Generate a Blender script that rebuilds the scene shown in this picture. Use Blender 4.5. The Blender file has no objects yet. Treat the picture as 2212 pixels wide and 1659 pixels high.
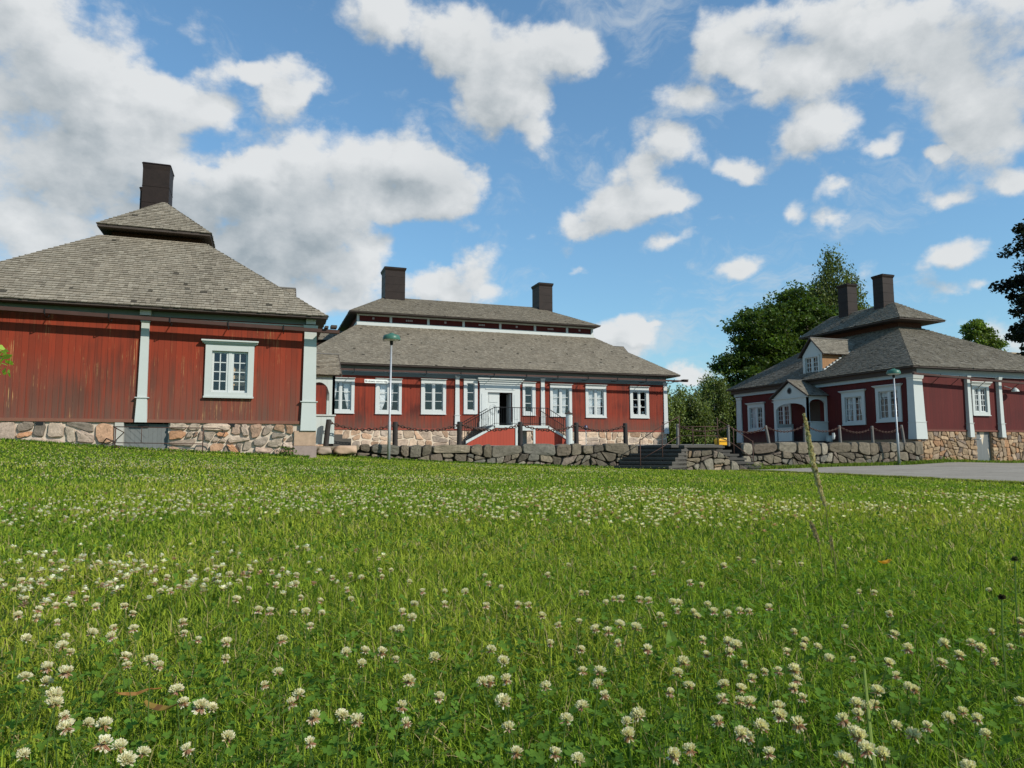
import bpy, bmesh, math, random
import numpy as np
from mathutils import Vector, Matrix, Euler

R = math.radians
S = bpy.context.scene
COL = S.collection
rng = np.random.default_rng(7)
random.seed(7)

# ------------------------------------------------------------------ camera
# X runs along the house fronts, Y away from the viewer, Z up (metres)
cam_d = bpy.data.cameras.new('camera')
cam = bpy.data.objects.new('camera', cam_d)
COL.objects.link(cam)
cam.rotation_mode = 'XYZ'
M_ = Matrix.Rotation(R(-19.1913), 4, 'Z') @ Matrix.Rotation(R(90 + 5.4664), 4, 'X') @ Matrix.Rotation(R(-0.13), 4, 'Z')
cam.matrix_world = Matrix.Translation((0, 0, .36)) @ M_
cam_d.sensor_width = 36
cam_d.lens = 36 * 1534 / 2212
cam_d.clip_start = .02
cam_d.clip_end = 4000
S.camera = cam
S.view_settings.view_transform = 'Standard'
S.view_settings.look = 'None'
S.view_settings.exposure = .22
S.view_settings.gamma = 1
S.cycles.max_bounces = 6
S.cycles.diffuse_bounces = 3
S.cycles.transparent_max_bounces = 12
S.cycles.sample_clamp_indirect = 6

# ------------------------------------------------------------------ light
SUN_EL, SUN_AZ = 34.0, 141.0          # azimuth clockwise from +Y
sd = bpy.data.lights.new('sun', 'SUN')
sd.energy = 4.0
sd.angle = R(.53)
sd.color = (1, .94, .84)
sun = bpy.data.objects.new('sun', sd)
COL.objects.link(sun)
sv = Vector((math.sin(R(SUN_AZ)) * math.cos(R(SUN_EL)), math.cos(R(SUN_AZ)) * math.cos(R(SUN_EL)), math.sin(R(SUN_EL))))
sun.rotation_euler = sv.to_track_quat('Z', 'Y').to_euler()
sun.location = sv * 60

# ------------------------------------------------------------------ sky with cloud banks (azimuth, elevation, half sizes, tilt, weight)
CLOUDS=[(-16.3,24.7,6.0,6.2,16,1),(-14.6,17.9,7.5,7.4,11,1),(-6.6,24.8,3.5,2.2,-5,1),(1.6,27.6,3.0,1.7,-1,1),(0.9,25.8,1.5,1.5,-56,0.7),(-3.3,27.4,2.5,0.9,11,0.55),(-7.7,17.8,5.2,3.8,9,1),(-0.8,16.6,9.2,3.7,6,1),(1.8,19.3,5.8,2.3,6,0.9),(8.3,21.6,7.0,3.0,-1,1),(12.5,20.6,3.9,2.4,2,0.9),(3.7,14.6,6.0,3.1,4,0.95),(-2.7,12.7,8.8,3.7,5,0.9),(6.3,11.5,4.3,1.6,2,0.5),(10.0,32.1,6.6,2.4,-4,0.75),(18.2,30.6,4.7,3.6,0,0.85),(18.2,27.0,3.3,2.1,0,0.85),(23.7,31.0,3.4,1.5,-11,0.55),(16.3,15.3,2.8,1.2,10,0.65),(14.4,13.0,4.4,1.6,1,1.1),(28.3,8.9,2.6,1.8,-2,1.25),(33.7,6.3,2.1,0.9,-2,1.0),(46.3,29.1,10.2,3.0,-14,0.9),(53.7,25.4,5.0,4.2,-17,1),(55.3,21.1,3.1,3.0,-15,0.95),(41.1,28.7,4.8,2.1,-20,0.7),(39.6,26.5,2.1,1.6,33,0.7),(33.9,26.2,2.9,1.4,-7,0.75),(42.8,23.1,3.1,1.9,11,0.9),(28.2,19.8,5.2,2.2,2,0.8),(25.5,18.1,2.9,1.1,-2,0.6),(31.5,19.1,2.8,0.9,-4,0.6),(33.4,23.2,4.1,1.4,-20,0.6),(37.8,21.2,2.1,1.1,-7,0.65),(30.5,22.4,2.7,1.0,15,0.45),(47.5,21.7,1.7,0.9,11,0.6),(51.4,20.9,0.8,0.5,-2,0.6),(51.6,17.4,1.8,1.0,1,0.75),(55.5,17.5,1.4,1.0,-13,0.75),(40.9,17.7,1.2,1.0,36,0.55),(44.7,19.0,1.9,0.7,7,0.5),(43.8,17.0,1.7,0.7,-8,0.35),(37.1,13.8,2.4,1.0,8,0.85),(32.1,16.1,3.1,0.6,4,0.4),(24.3,14.6,2.2,0.4,7,0.35),(51.4,13.5,3.1,0.9,6,0.55),(46.8,13.4,1.7,1.5,38,0.4),(53.2,11.3,2.2,0.5,2,0.45),(54.0,7.8,2.9,1.8,-6,0.55),(30.2,9.9,3.2,0.3,3,0.3),(21.3,24.8,1.6,0.8,-1,0.4),(21.7,23.0,2.1,1.0,-20,0.35),(24.1,29.9,2.0,1.8,-3,0.35),(36.5,28.2,2.8,0.9,-9,0.4)]
W = bpy.data.worlds.new('World')
S.world = W
W.use_nodes = True
wt = W.node_tree
wt.nodes.clear()


class NT:
    """small helper for wiring nodes"""
    def __init__(s, tree):
        s.t = tree

    def n(s, typ, **kw):
        nd = s.t.nodes.new(typ)
        ins = kw.pop('i', {})
        for k, v in kw.items():
            setattr(nd, k, v)
        for k, v in ins.items():
            s.set(nd.inputs[k], v)
        return nd

    def set(s, sock, v):
        if hasattr(v, 'is_output'):
            s.t.links.new(v, sock)
        else:
            sock.default_value = v

    def m(s, op, a, b=None, c=None, clamp=False):
        nd = s.n('ShaderNodeMath', operation=op, use_clamp=clamp)
        for k, v in enumerate((a, b, c)):
            if v is not None:
                s.set(nd.inputs[k], v)
        return nd.outputs[0]

    def v(s, op, a, b=None, sc=None):
        nd = s.n('ShaderNodeVectorMath', operation=op)
        s.set(nd.inputs[0], a)
        if b is not None:
            s.set(nd.inputs[1], b)
        if sc is not None:
            s.set(nd.inputs['Scale'], sc)
        return nd.outputs['Value'] if op in ('DOT_PRODUCT', 'LENGTH') else nd.outputs[0]

    def noise(s, vec, scale, detail=3, rough=.55, out=0, dist=0):
        nd = s.n('ShaderNodeTexNoise', i={'Scale': scale, 'Detail': detail, 'Roughness': rough, 'Distortion': dist})
        if vec is not None:
            s.set(nd.inputs['Vector'], vec)
        return nd.outputs[out]

    def mapr(s, val, a, b, c=0, d=1, smooth=False):
        nd = s.n('ShaderNodeMapRange', clamp=True)
        if smooth:
            nd.interpolation_type = 'SMOOTHSTEP'
        s.set(nd.inputs[0], val)
        for k, x in zip((1, 2, 3, 4), (a, b, c, d)):
            s.set(nd.inputs[k], x)
        return nd.outputs[0]

    def mix(s, f, a, b, blend='MIX'):
        nd = s.n('ShaderNodeMix', data_type='RGBA', blend_type=blend)
        s.set(nd.inputs[0], f)
        for k, x in ((6, a), (7, b)):
            if not hasattr(x, 'is_output') and len(x) == 3:
                x = (*x, 1)
            s.set(nd.inputs[k], x)
        return nd.outputs[2]


t = NT(wt)
sky = t.n('ShaderNodeTexSky', sky_type='NISHITA', sun_disc=False, sun_elevation=R(SUN_EL), sun_rotation=R(SUN_AZ),
          air_density=1.0, dust_density=.1, ozone_density=1.6, altitude=100)
dirn = t.n('ShaderNodeTexCoord').outputs['Generated']


def cloud_density(vec):
    wob = t.noise(vec, 7.0, 6, .62, out=1)
    wob = t.v('SCALE', t.v('SUBTRACT', wob, (.5, .5, .5)), sc=.075)
    p = t.v('ADD', vec, wob)
    acc = None
    for az, el, ra, rb, tilt, w in CLOUDS:
        c = Vector((math.sin(R(az)) * math.cos(R(el)), math.cos(R(az)) * math.cos(R(el)), math.sin(R(el))))
        e = Vector((math.cos(R(az)), -math.sin(R(az)), 0))
        u = e.cross(c)
        ta = R(tilt)
        a = e * math.cos(ta) + u * math.sin(ta)
        b = -e * math.sin(ta) + u * math.cos(ta)
        f = a.cross(b)
        rot = Matrix((a, b, f)).transposed().to_euler()
        mp = t.n('ShaderNodeMapping', vector_type='TEXTURE',
                 i={'Vector': p, 'Location': c, 'Rotation': rot, 'Scale': (R(ra) * 1.35, R(rb) * 1.35, .6)})
        g = t.n('ShaderNodeTexGradient', gradient_type='SPHERICAL', i={'Vector': mp.outputs[0]})
        acc = t.m('MULTIPLY_ADD', g.outputs[1], w * 1.55, acc if acc is not None else 0.0)
    lumps = t.noise(t.v('MULTIPLY', vec, (1, 1, 1.5)), 7.0, 10, .64)
    lumps = t.m('MULTIPLY', t.m('SUBTRACT', lumps, .5), 1.6)
    wisp = t.noise(t.v('MULTIPLY', vec, (1, 1, 1.6)), 26.0, 7, .7)
    lumps = t.m('ADD', lumps, t.m('MULTIPLY', t.m('SUBTRACT', wisp, .5), .6))
    pw = t.v('ADD', vec, t.v('SCALE', t.v('SUBTRACT', t.noise(vec, 9, 4, .6, out=1), (.5, .5, .5)), sc=.09))
    for scale, amp in ((11.0, .85), (25.0, .5)):
        vo = t.n('ShaderNodeTexVoronoi', feature='F1', i={'Vector': pw, 'Scale': scale})
        lumps = t.m('ADD', lumps, t.m('MULTIPLY', t.m('SUBTRACT', .50, vo.outputs['Distance']), amp))
    return t.m('ADD', t.m('MINIMUM', acc, .95), lumps), acc


dens, pile = cloud_density(dirn)
sunward = t.v('NORMALIZE', t.v('ADD', dirn, (.018, -.01, .032)))
dens2, _ = cloud_density(sunward)
alpha = t.mapr(dens, .24, .86, 0, .96, True)
edge = t.m('SUBTRACT', dens, dens2)
lit = t.m('ADD', t.m('MULTIPLY', edge, .52), .70)
thick = t.mapr(dens2, .8, 1.8, 0, .22, True)
lit = t.m('SUBTRACT', lit, thick, clamp=True)
lit = t.m('SUBTRACT', lit, t.mapr(pile, 1.0, 2.5, 0, .38, True), clamp=True)
broad = t.noise(dirn, 3.2, 3, .5)
lit = t.m('ADD', lit, t.m('MULTIPLY', t.m('SUBTRACT', broad, .5), .7), clamp=True)
ccol = t.mix(lit, (.30, .345, .375), (.66, .675, .68))
skycol = t.n('ShaderNodeVectorMath', operation='SCALE', i={0: sky.outputs[0], 'Scale': .15}).outputs[0]
low = t.m('DIVIDE', 1.22, t.m('MULTIPLY_ADD', t.n('ShaderNodeSeparateColor', i={0: skycol}).outputs[1], .85, 1.0))
skycol = t.n('ShaderNodeVectorMath', operation='SCALE', i={0: skycol, 'Scale': low}).outputs[0]
skycol = t.mix(1.0, skycol, (.77, 1.0, 1.03), 'MULTIPLY')
veil = t.noise(t.v('MULTIPLY', t.v('ADD', dirn, t.v('SCALE', t.noise(dirn, 4, 4, .6, out=1), sc=.2)), (1, 1, 2.4)), 5.5, 9, .66)
veil = t.mapr(veil, .51, .74, 0, .55, True)
skycol = t.mix(veil, skycol, (.56, .60, .62))
final = t.mix(alpha, skycol, ccol)
bg = t.n('ShaderNodeBackground', i={'Color': final, 'Strength': 1.0})
wo = t.n('ShaderNodeOutputWorld', i={'Surface': bg.outputs[0]})
W.cycles.sampling_method = 'MANUAL'
W.cycles.sample_map_resolution = 512

# ------------------------------------------------------------------ helpers
def shade_smooth(me, on=True):
    me.polygons.foreach_set('use_smooth', [on] * len(me.polygons))


class MB:
    """collects polygons, with an own colour per face"""
    def __init__(s):
        s.v, s.f, s.c = [], [], []
        s.has_c = False

    def face(s, pts, col=None):
        b = len(s.v)
        s.v.extend([tuple(p) for p in pts])
        s.f.append(tuple(range(b, b + len(pts))))
        s.c.append(col or (.5, .5, .5))
        if col:
            s.has_c = True

    def hexa(s, p, col=None):
        """p: 8 points, bottom ring 0-3 then top ring 4-7 (counter-clockwise from above)"""
        b = len(s.v)
        s.v.extend([tuple(q) for q in p])
        for q in ((3, 2, 1, 0), (4, 5, 6, 7), (0, 1, 5, 4), (1, 2, 6, 5), (2, 3, 7, 6), (3, 0, 4, 7)):
            s.f.append(tuple(b + k for k in q))
            s.c.append(col or (.5, .5, .5))
        if col:
            s.has_c = True

    def box(s, x0, x1, y0, y1, z0, z1, col=None):
        s.hexa([(x0, y0, z0), (x1, y0, z0), (x1, y1, z0), (x0, y1, z0), (x0, y0, z1), (x1, y0, z1), (x1, y1, z1), (x0, y1, z1)], col)

    def taper(s, a, b, col=None):
        """a, b: (x0,x1,y0,y1,z) lower and upper rectangle"""
        f = lambda r: [(r[0], r[2], r[4]), (r[1], r[2], r[4]), (r[1], r[3], r[4]), (r[0], r[3], r[4])]
        s.hexa(f(a) + f(b), col)

    def tube(s, pts, r, n=8, col=None, caps=True):
        pts = [Vector(p) for p in pts]
        rs = r if isinstance(r, (list, tuple)) else [r] * len(pts)
        rings = []
        prev = None
        for k, p in enumerate(pts):
            d = (pts[min(k + 1, len(pts) - 1)] - pts[max(k - 1, 0)]).normalized()
            ref = Vector((0, 0, 1)) if abs(d.z) < .95 else Vector((1, 0, 0))
            if prev is not None and abs(prev.dot(d)) < .95:
                ref = prev
            x = d.cross(ref).normalized()
            y = x.cross(d)
            prev = y
            b = len(s.v)
            for j in range(n):
                an = 2 * math.pi * j / n
                s.v.append(tuple(p + (x * math.cos(an) + y * math.sin(an)) * rs[k]))
            rings.append(b)
        for a, b in zip(rings, rings[1:]):
            for j in range(n):
                s.f.append((a + j, b + j, b + (j + 1) % n, a + (j + 1) % n))
                s.c.append(col or (.5, .5, .5))
        if caps:
            s.f.append(tuple(rings[0] + j for j in range(n)))
            s.f.append(tuple(rings[-1] + n - 1 - j for j in range(n)))
            s.c.extend([col or (.5, .5, .5)] * 2)
        if col:
            s.has_c = True

    def lathe(s, prof, c=(0, 0, 0), n=20, col=None):
        b0 = len(s.v)
        for r, z in prof:
            for j in range(n):
                an = 2 * math.pi * j / n
                s.v.append((c[0] + r * math.cos(an), c[1] + r * math.sin(an), c[2] + z))
        for k in range(len(prof) - 1):
            for j in range(n):
                s.f.append((b0 + k * n + j, b0 + k * n + (j + 1) % n, b0 + (k + 1) * n + (j + 1) % n, b0 + (k + 1) * n + j))
                s.c.append(col or (.5, .5, .5))
        if col:
            s.has_c = True

    def build(s, name, mat, parent=None, smooth=False, loc=None):
        me = bpy.data.meshes.new(name)
        r = parent
        while r is not None and r.parent is not None:
            r = r.parent
        off = tuple(r.location) if r is not None else (loc or (0, 0, 0))
        me.from_pydata([(p[0] - off[0], p[1] - off[1], p[2] - off[2]) for p in s.v], [], s.f)
        if s.has_c:
            at = me.attributes.new('Col', 'FLOAT_COLOR', 'FACE')
            a = np.ones((len(s.c), 4), np.float32)
            a[:, :3] = s.c
            at.data.foreach_set('color', a.ravel())
        me.materials.append(mat)
        if smooth:
            shade_smooth(me)
        o = bpy.data.objects.new(name, me)
        COL.objects.link(o)
        if parent:
            o.parent = parent
        if loc:
            o.location = loc
        return o


def big_mesh(name, V, quads, tris, mat, pcol=None, parent=None, smooth=False):
    """fast mesh from arrays; pcol = per-vertex colour"""
    me = bpy.data.meshes.new(name)
    nq, nt = len(quads), len(tris)
    me.vertices.add(len(V))
    me.vertices.foreach_set('co', np.ascontiguousarray(V, np.float32).ravel())
    li = np.concatenate([np.asarray(quads, np.int32).ravel(), np.asarray(tris, np.int32).ravel()])
    me.loops.add(len(li))
    me.loops.foreach_set('vertex_index', li)
    me.polygons.add(nq + nt)
    st = np.concatenate([np.arange(nq) * 4, nq * 4 + np.arange(nt) * 3]).astype(np.int32)
    me.polygons.foreach_set('loop_start', st)
    me.update(calc_edges=True)
    if pcol is not None:
        at = me.attributes.new('Col', 'FLOAT_COLOR', 'POINT')
        a = np.ones((len(V), 4), np.float32)
        a[:, :3] = pcol
        at.data.foreach_set('color', a.ravel())
    me.materials.append(mat)
    if smooth:
        shade_smooth(me)
    o = bpy.data.objects.new(name, me)
    COL.objects.link(o)
    if parent:
        o.parent = parent
    return o


def tag(o, label=None, cat=None, group=None, kind=None):
    if label:
        o['label'] = label
    if cat:
        o['category'] = cat
    if group:
        o['group'] = group
    if kind:
        o['kind'] = kind
    return o


def thing(name, label, cat, loc=(0, 0, 0), group=None):
    o = bpy.data.objects.new(name, None)
    COL.objects.link(o)
    o.location = loc
    o.empty_display_size = .3
    return tag(o, label, cat, group)


# ------------------------------------------------------------------ materials
def new_mat(name):
    m = bpy.data.materials.new(name)
    m.use_nodes = True
    m.node_tree.nodes.clear()
    return m, NT(m.node_tree)


def finish(t, col, rough=.6, bump=None, bstr=.3, bdist=.01, metal=0, spec=.3, extra=None):
    b = t.n('ShaderNodeBsdfPrincipled', i={'Roughness': rough, 'Metallic': metal, 'Specular IOR Level': spec})
    t.set(b.inputs['Base Color'], col if hasattr(col, 'is_output') else (*col, 1))
    if bump is not None:
        bp = t.n('ShaderNodeBump', i={'Strength': bstr, 'Distance': bdist, 'Height': bump})
        t.t.links.new(bp.outputs[0], b.inputs['Normal'])
    out = t.n('ShaderNodeOutputMaterial')
    t.t.links.new(b.outputs[0], out.inputs[0])
    return b, out


def obj_co(t):
    return t.n('ShaderNodeTexCoord').outputs['Object']


def plain(name, col, rough=.6, metal=0, var=.12, scale=6, spec=.3, bs=.15):
    m, t = new_mat(name)
    p = obj_co(t)
    n = t.noise(p, scale, 5, .6)
    n2 = t.noise(p, scale * 7, 3, .6)
    f = t.m('ADD', t.m('MULTIPLY', t.m('SUBTRACT', n, .5), 2 * var), t.m('MULTIPLY', t.m('SUBTRACT', n2, .5), var))
    c = t.mix(1.0, (*col, 1), t.n('ShaderNodeCombineColor', i={0: t.m('ADD', f, 1), 1: t.m('ADD', f, 1), 2: t.m('ADD', f, 1)}).outputs[0], 'MULTIPLY')
    finish(t, c, rough, n2, bs, .004, metal, spec)
    return m


def boards(name, col, dark, pale, bw=.145, wear=.5, fleck=.5, low=0, rough=.75):
    """vertical boarding with weathered streaks; low = height up to which rain splash has worn the paint"""
    m, t = new_mat(name)
    p = obj_co(t)
    sp = t.n('ShaderNodeSeparateXYZ', i={0: p})
    s = t.m('ADD', sp.outputs[0], sp.outputs[1])
    q = t.m('DIVIDE', s, bw)
    idx = t.m('FLOOR', q)
    fr = t.m('FRACT', q)
    wn = t.n('ShaderNodeTexWhiteNoise', noise_dimensions='1D')
    t.set(wn.inputs['W'], idx)
    groove = t.m('MINIMUM', t.mapr(fr, 0, .05), t.mapr(fr, 1, .95))
    stv = t.n('ShaderNodeCombineXYZ', i={0: t.m('MULTIPLY', s, 9.0), 1: t.m('MULTIPLY', wn.outputs[0], 40), 2: t.m('MULTIPLY', sp.outputs[2], .55)}).outputs[0]
    streak = t.noise(stv, 1.0, 5, .62)
    fine = t.noise(t.v('MULTIPLY', stv, (7, 1, 2.2)), 1.0, 4, .6)
    broad = t.noise(p, .55, 3, .55)
    c = t.mix(t.mapr(wn.outputs[0], 0, 1, 0, .35), (*col, 1), (*dark, 1))
    c = t.mix(t.mapr(t.m('ADD', streak, t.m('MULTIPLY', t.m('SUBTRACT', broad, .5), 1.0)), .5, .78, 0, wear), c, (*dark, 1))
    if low:
        lo = t.m('MULTIPLY', t.mapr(sp.outputs[2], low, 0), t.mapr(t.m('ADD', t.m('MULTIPLY', streak, .6), t.m('MULTIPLY', fine, .5)), .34, .60))
        c = t.mix(t.m('MULTIPLY', lo, .8), c, tuple(.45 * a + .55 * b for a, b in zip(dark, (.16, .12, .09))))
    fl = t.m('MULTIPLY', t.mapr(fine, .56, .66), t.mapr(t.noise(t.v('MULTIPLY', p, (1, 1, .55)), 2.1, 5, .65), .53, .64))
    c = t.mix(t.m('MULTIPLY', fl, fleck), c, (*pale, 1))
    c = t.mix(t.m('MULTIPLY', t.m('SUBTRACT', 1, groove), .55), c, tuple(.5 * a for a in dark))
    h = t.m('ADD', t.m('MULTIPLY', groove, 1.0), t.m('MULTIPLY', fine, .25))
    finish(t, c, rough, h, .45, .006, spec=.25)
    return m


def stone(name, rough=.85, bs=.5):
    m, t = new_mat(name)
    p = obj_co(t)
    a = t.n('ShaderNodeAttribute', attribute_name='Col').outputs[0]
    n = t.noise(p, 7, 6, .65)
    n2 = t.noise(p, 34, 4, .65)
    n3 = t.noise(p, 2.3, 3, .5)
    f = t.m('ADD', t.m('ADD', t.m('MULTIPLY', t.m('SUBTRACT', n, .5), 1.5), t.m('MULTIPLY', t.m('SUBTRACT', n2, .5), 1.0)), 1)
    c = t.mix(1.0, a, t.n('ShaderNodeCombineColor', i={0: f, 1: f, 2: f}).outputs[0], 'MULTIPLY')
    c = t.mix(t.mapr(n3, .55, .75, 0, .3), c, (.13, .12, .085, 1))
    finish(t, c, rough, t.m('ADD', n, t.m('MULTIPLY', n2, .4)), bs, .02, spec=.2)
    return m


def shingle(name, tint=(1, 1, 1), moss=.25):
    m, t = new_mat(name)
    p = obj_co(t)
    a = t.n('ShaderNodeAttribute', attribute_name='Col').outputs[0]
    n = t.noise(t.v('MULTIPLY', p, (1, 1, 1)), 1.1, 5, .6)
    n2 = t.noise(p, 38, 4, .6)
    f = t.m('ADD', t.m('ADD', t.m('MULTIPLY', t.m('SUBTRACT', n, .5), .6), t.m('MULTIPLY', t.m('SUBTRACT', n2, .5), .5)), 1)
    c = t.mix(1.0, a, t.n('ShaderNodeCombineColor', i={0: f, 1: f, 2: f}).outputs[0], 'MULTIPLY')
    c = t.mix(1.0, c, (*tint, 1), 'MULTIPLY')
    c = t.mix(t.mapr(t.noise(p, 2.4, 5, .7), .58, .72, 0, moss), c, (.045, .04, .03, 1))
    finish(t, c, .85, n2, .5, .006, spec=.15)
    return m


def foliage(name, trans=.35, rough=.5, spec=.25):
    m, t = new_mat(name)
    a = t.n('ShaderNodeAttribute', attribute_name='Col').outputs[0]
    b = t.n('ShaderNodeBsdfPrincipled', i={'Base Color': a, 'Roughness': rough, 'Specular IOR Level': spec})
    tl = t.n('ShaderNodeBsdfTranslucent', i={'Color': t.mix(1.0, a, (1.25, 1.3, .6, 1), 'MULTIPLY')})
    mx = t.n('ShaderNodeMixShader', i={0: trans, 1: b.outputs[0], 2: tl.outputs[0]})
    o = t.n('ShaderNodeOutputMaterial', i={0: mx.outputs[0]})
    return m


def glass_mat():
    m, t = new_mat('window_glass')
    p = obj_co(t)
    bp = t.n('ShaderNodeBump', i={'Strength': .06, 'Distance': .02, 'Height': t.noise(p, 2.5, 2, .5)})
    tr = t.n('ShaderNodeBsdfTransparent', i={0: (.95, .97, .97, 1)})
    gl = t.n('ShaderNodeBsdfGlossy', i={'Color': (.9, .95, 1, 1), 'Roughness': .03, 'Normal': bp.outputs[0]})
    ge = t.n('ShaderNodeNewGeometry')
    cs = t.m('ABSOLUTE', t.v('DOT_PRODUCT', ge.outputs['Normal'], ge.outputs['Incoming']))
    fr = t.m('MULTIPLY_ADD', t.m('POWER', t.m('SUBTRACT', 1, cs), 5), .9, .075)
    mx = t.n('ShaderNodeMixShader', i={0: fr, 1: tr.outputs[0], 2: gl.outputs[0]})
    t.n('ShaderNodeOutputMaterial', i={0: mx.outputs[0]})
    return m


MAT = {}
MAT['red_near'] = boards('falu_red_boards', (.262, .036, .014), (.085, .022, .012), (.52, .30, .12), bw=.125, wear=.85, fleck=1.0, low=1.5)
MAT['red_main'] = boards('falu_red_main', (.238, .034, .015), (.068, .015, .010), (.42, .22, .12), bw=.16, wear=.9, fleck=.25, low=1.0)
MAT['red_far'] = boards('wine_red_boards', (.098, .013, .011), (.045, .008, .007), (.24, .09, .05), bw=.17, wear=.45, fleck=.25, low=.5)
MAT['red_stair'] = boards('stair_red_boards', (.36, .062, .035), (.25, .045, .03), (.42, .2, .12), bw=.16, wear=.4, fleck=.15)
MAT['paint'] = plain('pale_grey_paint', (.49, .52, .49), .5, var=.06, scale=3)
MAT['white'] = plain('white_paint', (.53, .555, .535), .5, var=.08, scale=3)
MAT['grey_blue'] = plain('blue_grey_paint', (.15, .185, .182), .55, var=.07, scale=2.5)
MAT['grey_boards'] = boards('pale_grey_boards', (.52, .57, .54), (.44, .49, .47), (.6, .62, .6), bw=.16, wear=.3, fleck=.1, rough=.55)
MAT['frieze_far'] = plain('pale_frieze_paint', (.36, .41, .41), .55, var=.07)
MAT['tar'] = boards('tarred_wood', (.055, .035, .026), (.03, .02, .016), (.12, .08, .06), bw=.2, wear=.4, fleck=.1)
MAT['darkwood'] = plain('dark_wood', (.06, .045, .036), .7, var=.25, scale=9)
MAT['gutter'] = plain('brown_gutter_wood', (.075, .038, .03), .7, var=.3, scale=4)
MAT['brownwood'] = boards('warm_brown_wood', (.085, .032, .017), (.05, .02, .012), (.16, .07, .035), bw=.06, wear=.6, fleck=.2)
MAT['orangewood'] = boards('raw_orange_wood', (.33, .175, .08), (.2, .10, .045), (.45, .3, .15), bw=.12, wear=.5, fleck=.3)
MAT['chimney'] = plain('brown_sheet_metal', (.021, .013, .010), .6, var=.6, scale=3, spec=.22)
MAT['stone'] = stone('field_stone')
MAT['mortar'] = plain('pale_mortar', (.52, .44, .35), .9, var=.2, scale=8, bs=.4)
MAT['gap'] = plain('dark_joint_earth', (.035, .03, .025), .95, var=.3, scale=8)
MAT['shingle_near'] = shingle('weathered_shingle', (.97, .96, .93), moss=.35)
MAT['shingle_main'] = shingle('weathered_shingle_main', (.84, .83, .80), moss=.35)
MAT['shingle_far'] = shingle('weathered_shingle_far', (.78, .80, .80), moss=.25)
MAT['glass'] = glass_mat()
MAT['curtain'] = plain('white_curtain', (.75, .76, .76), .9, var=.03)
MAT['room'] = plain('dark_room', (.10, .095, .085), .95)
MAT['iron'] = plain('black_iron', (.02, .02, .02), .5, var=.2, metal=.3)
MAT['rust'] = plain('rusty_iron', (.075, .04, .03), .8, var=.35, scale=20)
MAT['galv'] = plain('galvanised_steel', (.42, .44, .45), .45, var=.15, scale=12, metal=.5)
MAT['green_lamp'] = plain('green_enamel', (.05, .14, .10), .4, var=.1, scale=5)
MAT['lamp_glass'] = plain('milky_lamp_glass', (.72, .72, .66), .35, var=.03)
MAT['sign'] = plain('sign_white', (.82, .84, .80), .5, var=.03)
MAT['ink'] = plain('sign_black', (.03, .03, .03), .5)
MAT['post'] = plain('tarred_post', (.035, .03, .028), .8, var=.35, scale=8, bs=.5)
MAT['greypost'] = plain('weathered_grey_post', (.16, .15, .135), .85, var=.3, scale=10, bs=.5)
MAT['greydoor'] = boards('grey_door_boards', (.17, .18, .175), (.12, .13, .13), (.25, .25, .24), bw=.09, wear=.5, fleck=.2)
MAT['concrete'] = plain('pale_concrete', (.45, .43, .38), .9, var=.15)
MAT['granite'] = plain('pink_grey_granite', (.30, .23, .20), .85, var=.25, scale=12, bs=.4)
MAT['granite_pale'] = plain('tan_granite', (.42, .29, .20), .85, var=.3, scale=12, bs=.4)
MAT['stone_step'] = plain('grey_step_stone', (.085, .078, .068), .9, var=.3, scale=6, bs=.5)
MAT['yellow'] = plain('yellow_plastic', (.75, .40, .02), .5, var=.08)
MAT['leaf'] = foliage('leaf')
MAT['dark_leaf'] = foliage('dark_leaf', .22, .55, .2)
MAT['blade'] = foliage('grass_blade', .34, .75, .06)
MAT['petal'] = foliage('petal', .4, .7, .1)
MAT['straw'] = foliage('dry_straw', .08, .8, .08)
MAT['bark'] = plain('grey_bark', (.10, .08, .06), .9, var=.35, scale=10, bs=.6)
MAT['birch_bark'] = plain('birch_bark', (.5, .48, .44), .8, var=.4, scale=8)

# ------------------------------------------------------------------ ground heights
GP = np.array([(0, 0, 0), (2, 3, 0), (-2, 3, .03), (-5.2, 17.5, .63), (-2.92, 17.5, .46), (-.46, 17.5, .32), (1.1, 17.5, .24),
               (-9, 17.5, .85), (-14, 17.5, 1.1), (-8, 8, .28), (0, 10, .07), (5, 11, -.08), (10, 11, -.16), (15, 10, -.28), (15.1, 14.3, -.28),
               (15, 18.6, -.28), (20, 14, -.3), (20, 21, -.24), (25, 21.4, -.18), (32, 21.8, -.17), (26, 22.7, -.08), (30, 22.7, -.17),
               (2.0, 22.5, .25), (3.7, 22.5, .13), (6.1, 22.5, -.01), (9.4, 22.5, -.13), (13, 22.5, -.24), (17.3, 22.5, -.3), (21.3, 22.5, -.22),
               (25.1, 22.5, -.15), (36, 22.7, -.2), (45, 22, -.2), (45, 8, -.35), (25, 4, -.35), (40, -8, -.4), (-14, 6, .45), (-14, -8, .3), (0, -10, -.1),
               (14, -10, -.35), (12, 40, -.2), (-12, 40, .8), (45, 40, -.2), (8, 17, -.1), (1.5, 20, .24)], float)


def _tps(r2):
    return .5 * r2 * np.log(r2 + 1e-9)


def _fit():
    P = GP[:, :2]
    n = len(P)
    K = _tps(((P[:, None] - P[None]) ** 2).sum(-1)) + np.eye(n) * .5
    A = np.zeros((n + 3, n + 3))
    A[:n, :n] = K
    A[:n, n] = 1
    A[:n, n + 1:] = P
    A[n, :n] = 1
    A[n + 1:, :n] = P.T
    return np.linalg.solve(A, np.concatenate([GP[:, 2], [0, 0, 0]]))


GW = _fit()


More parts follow.
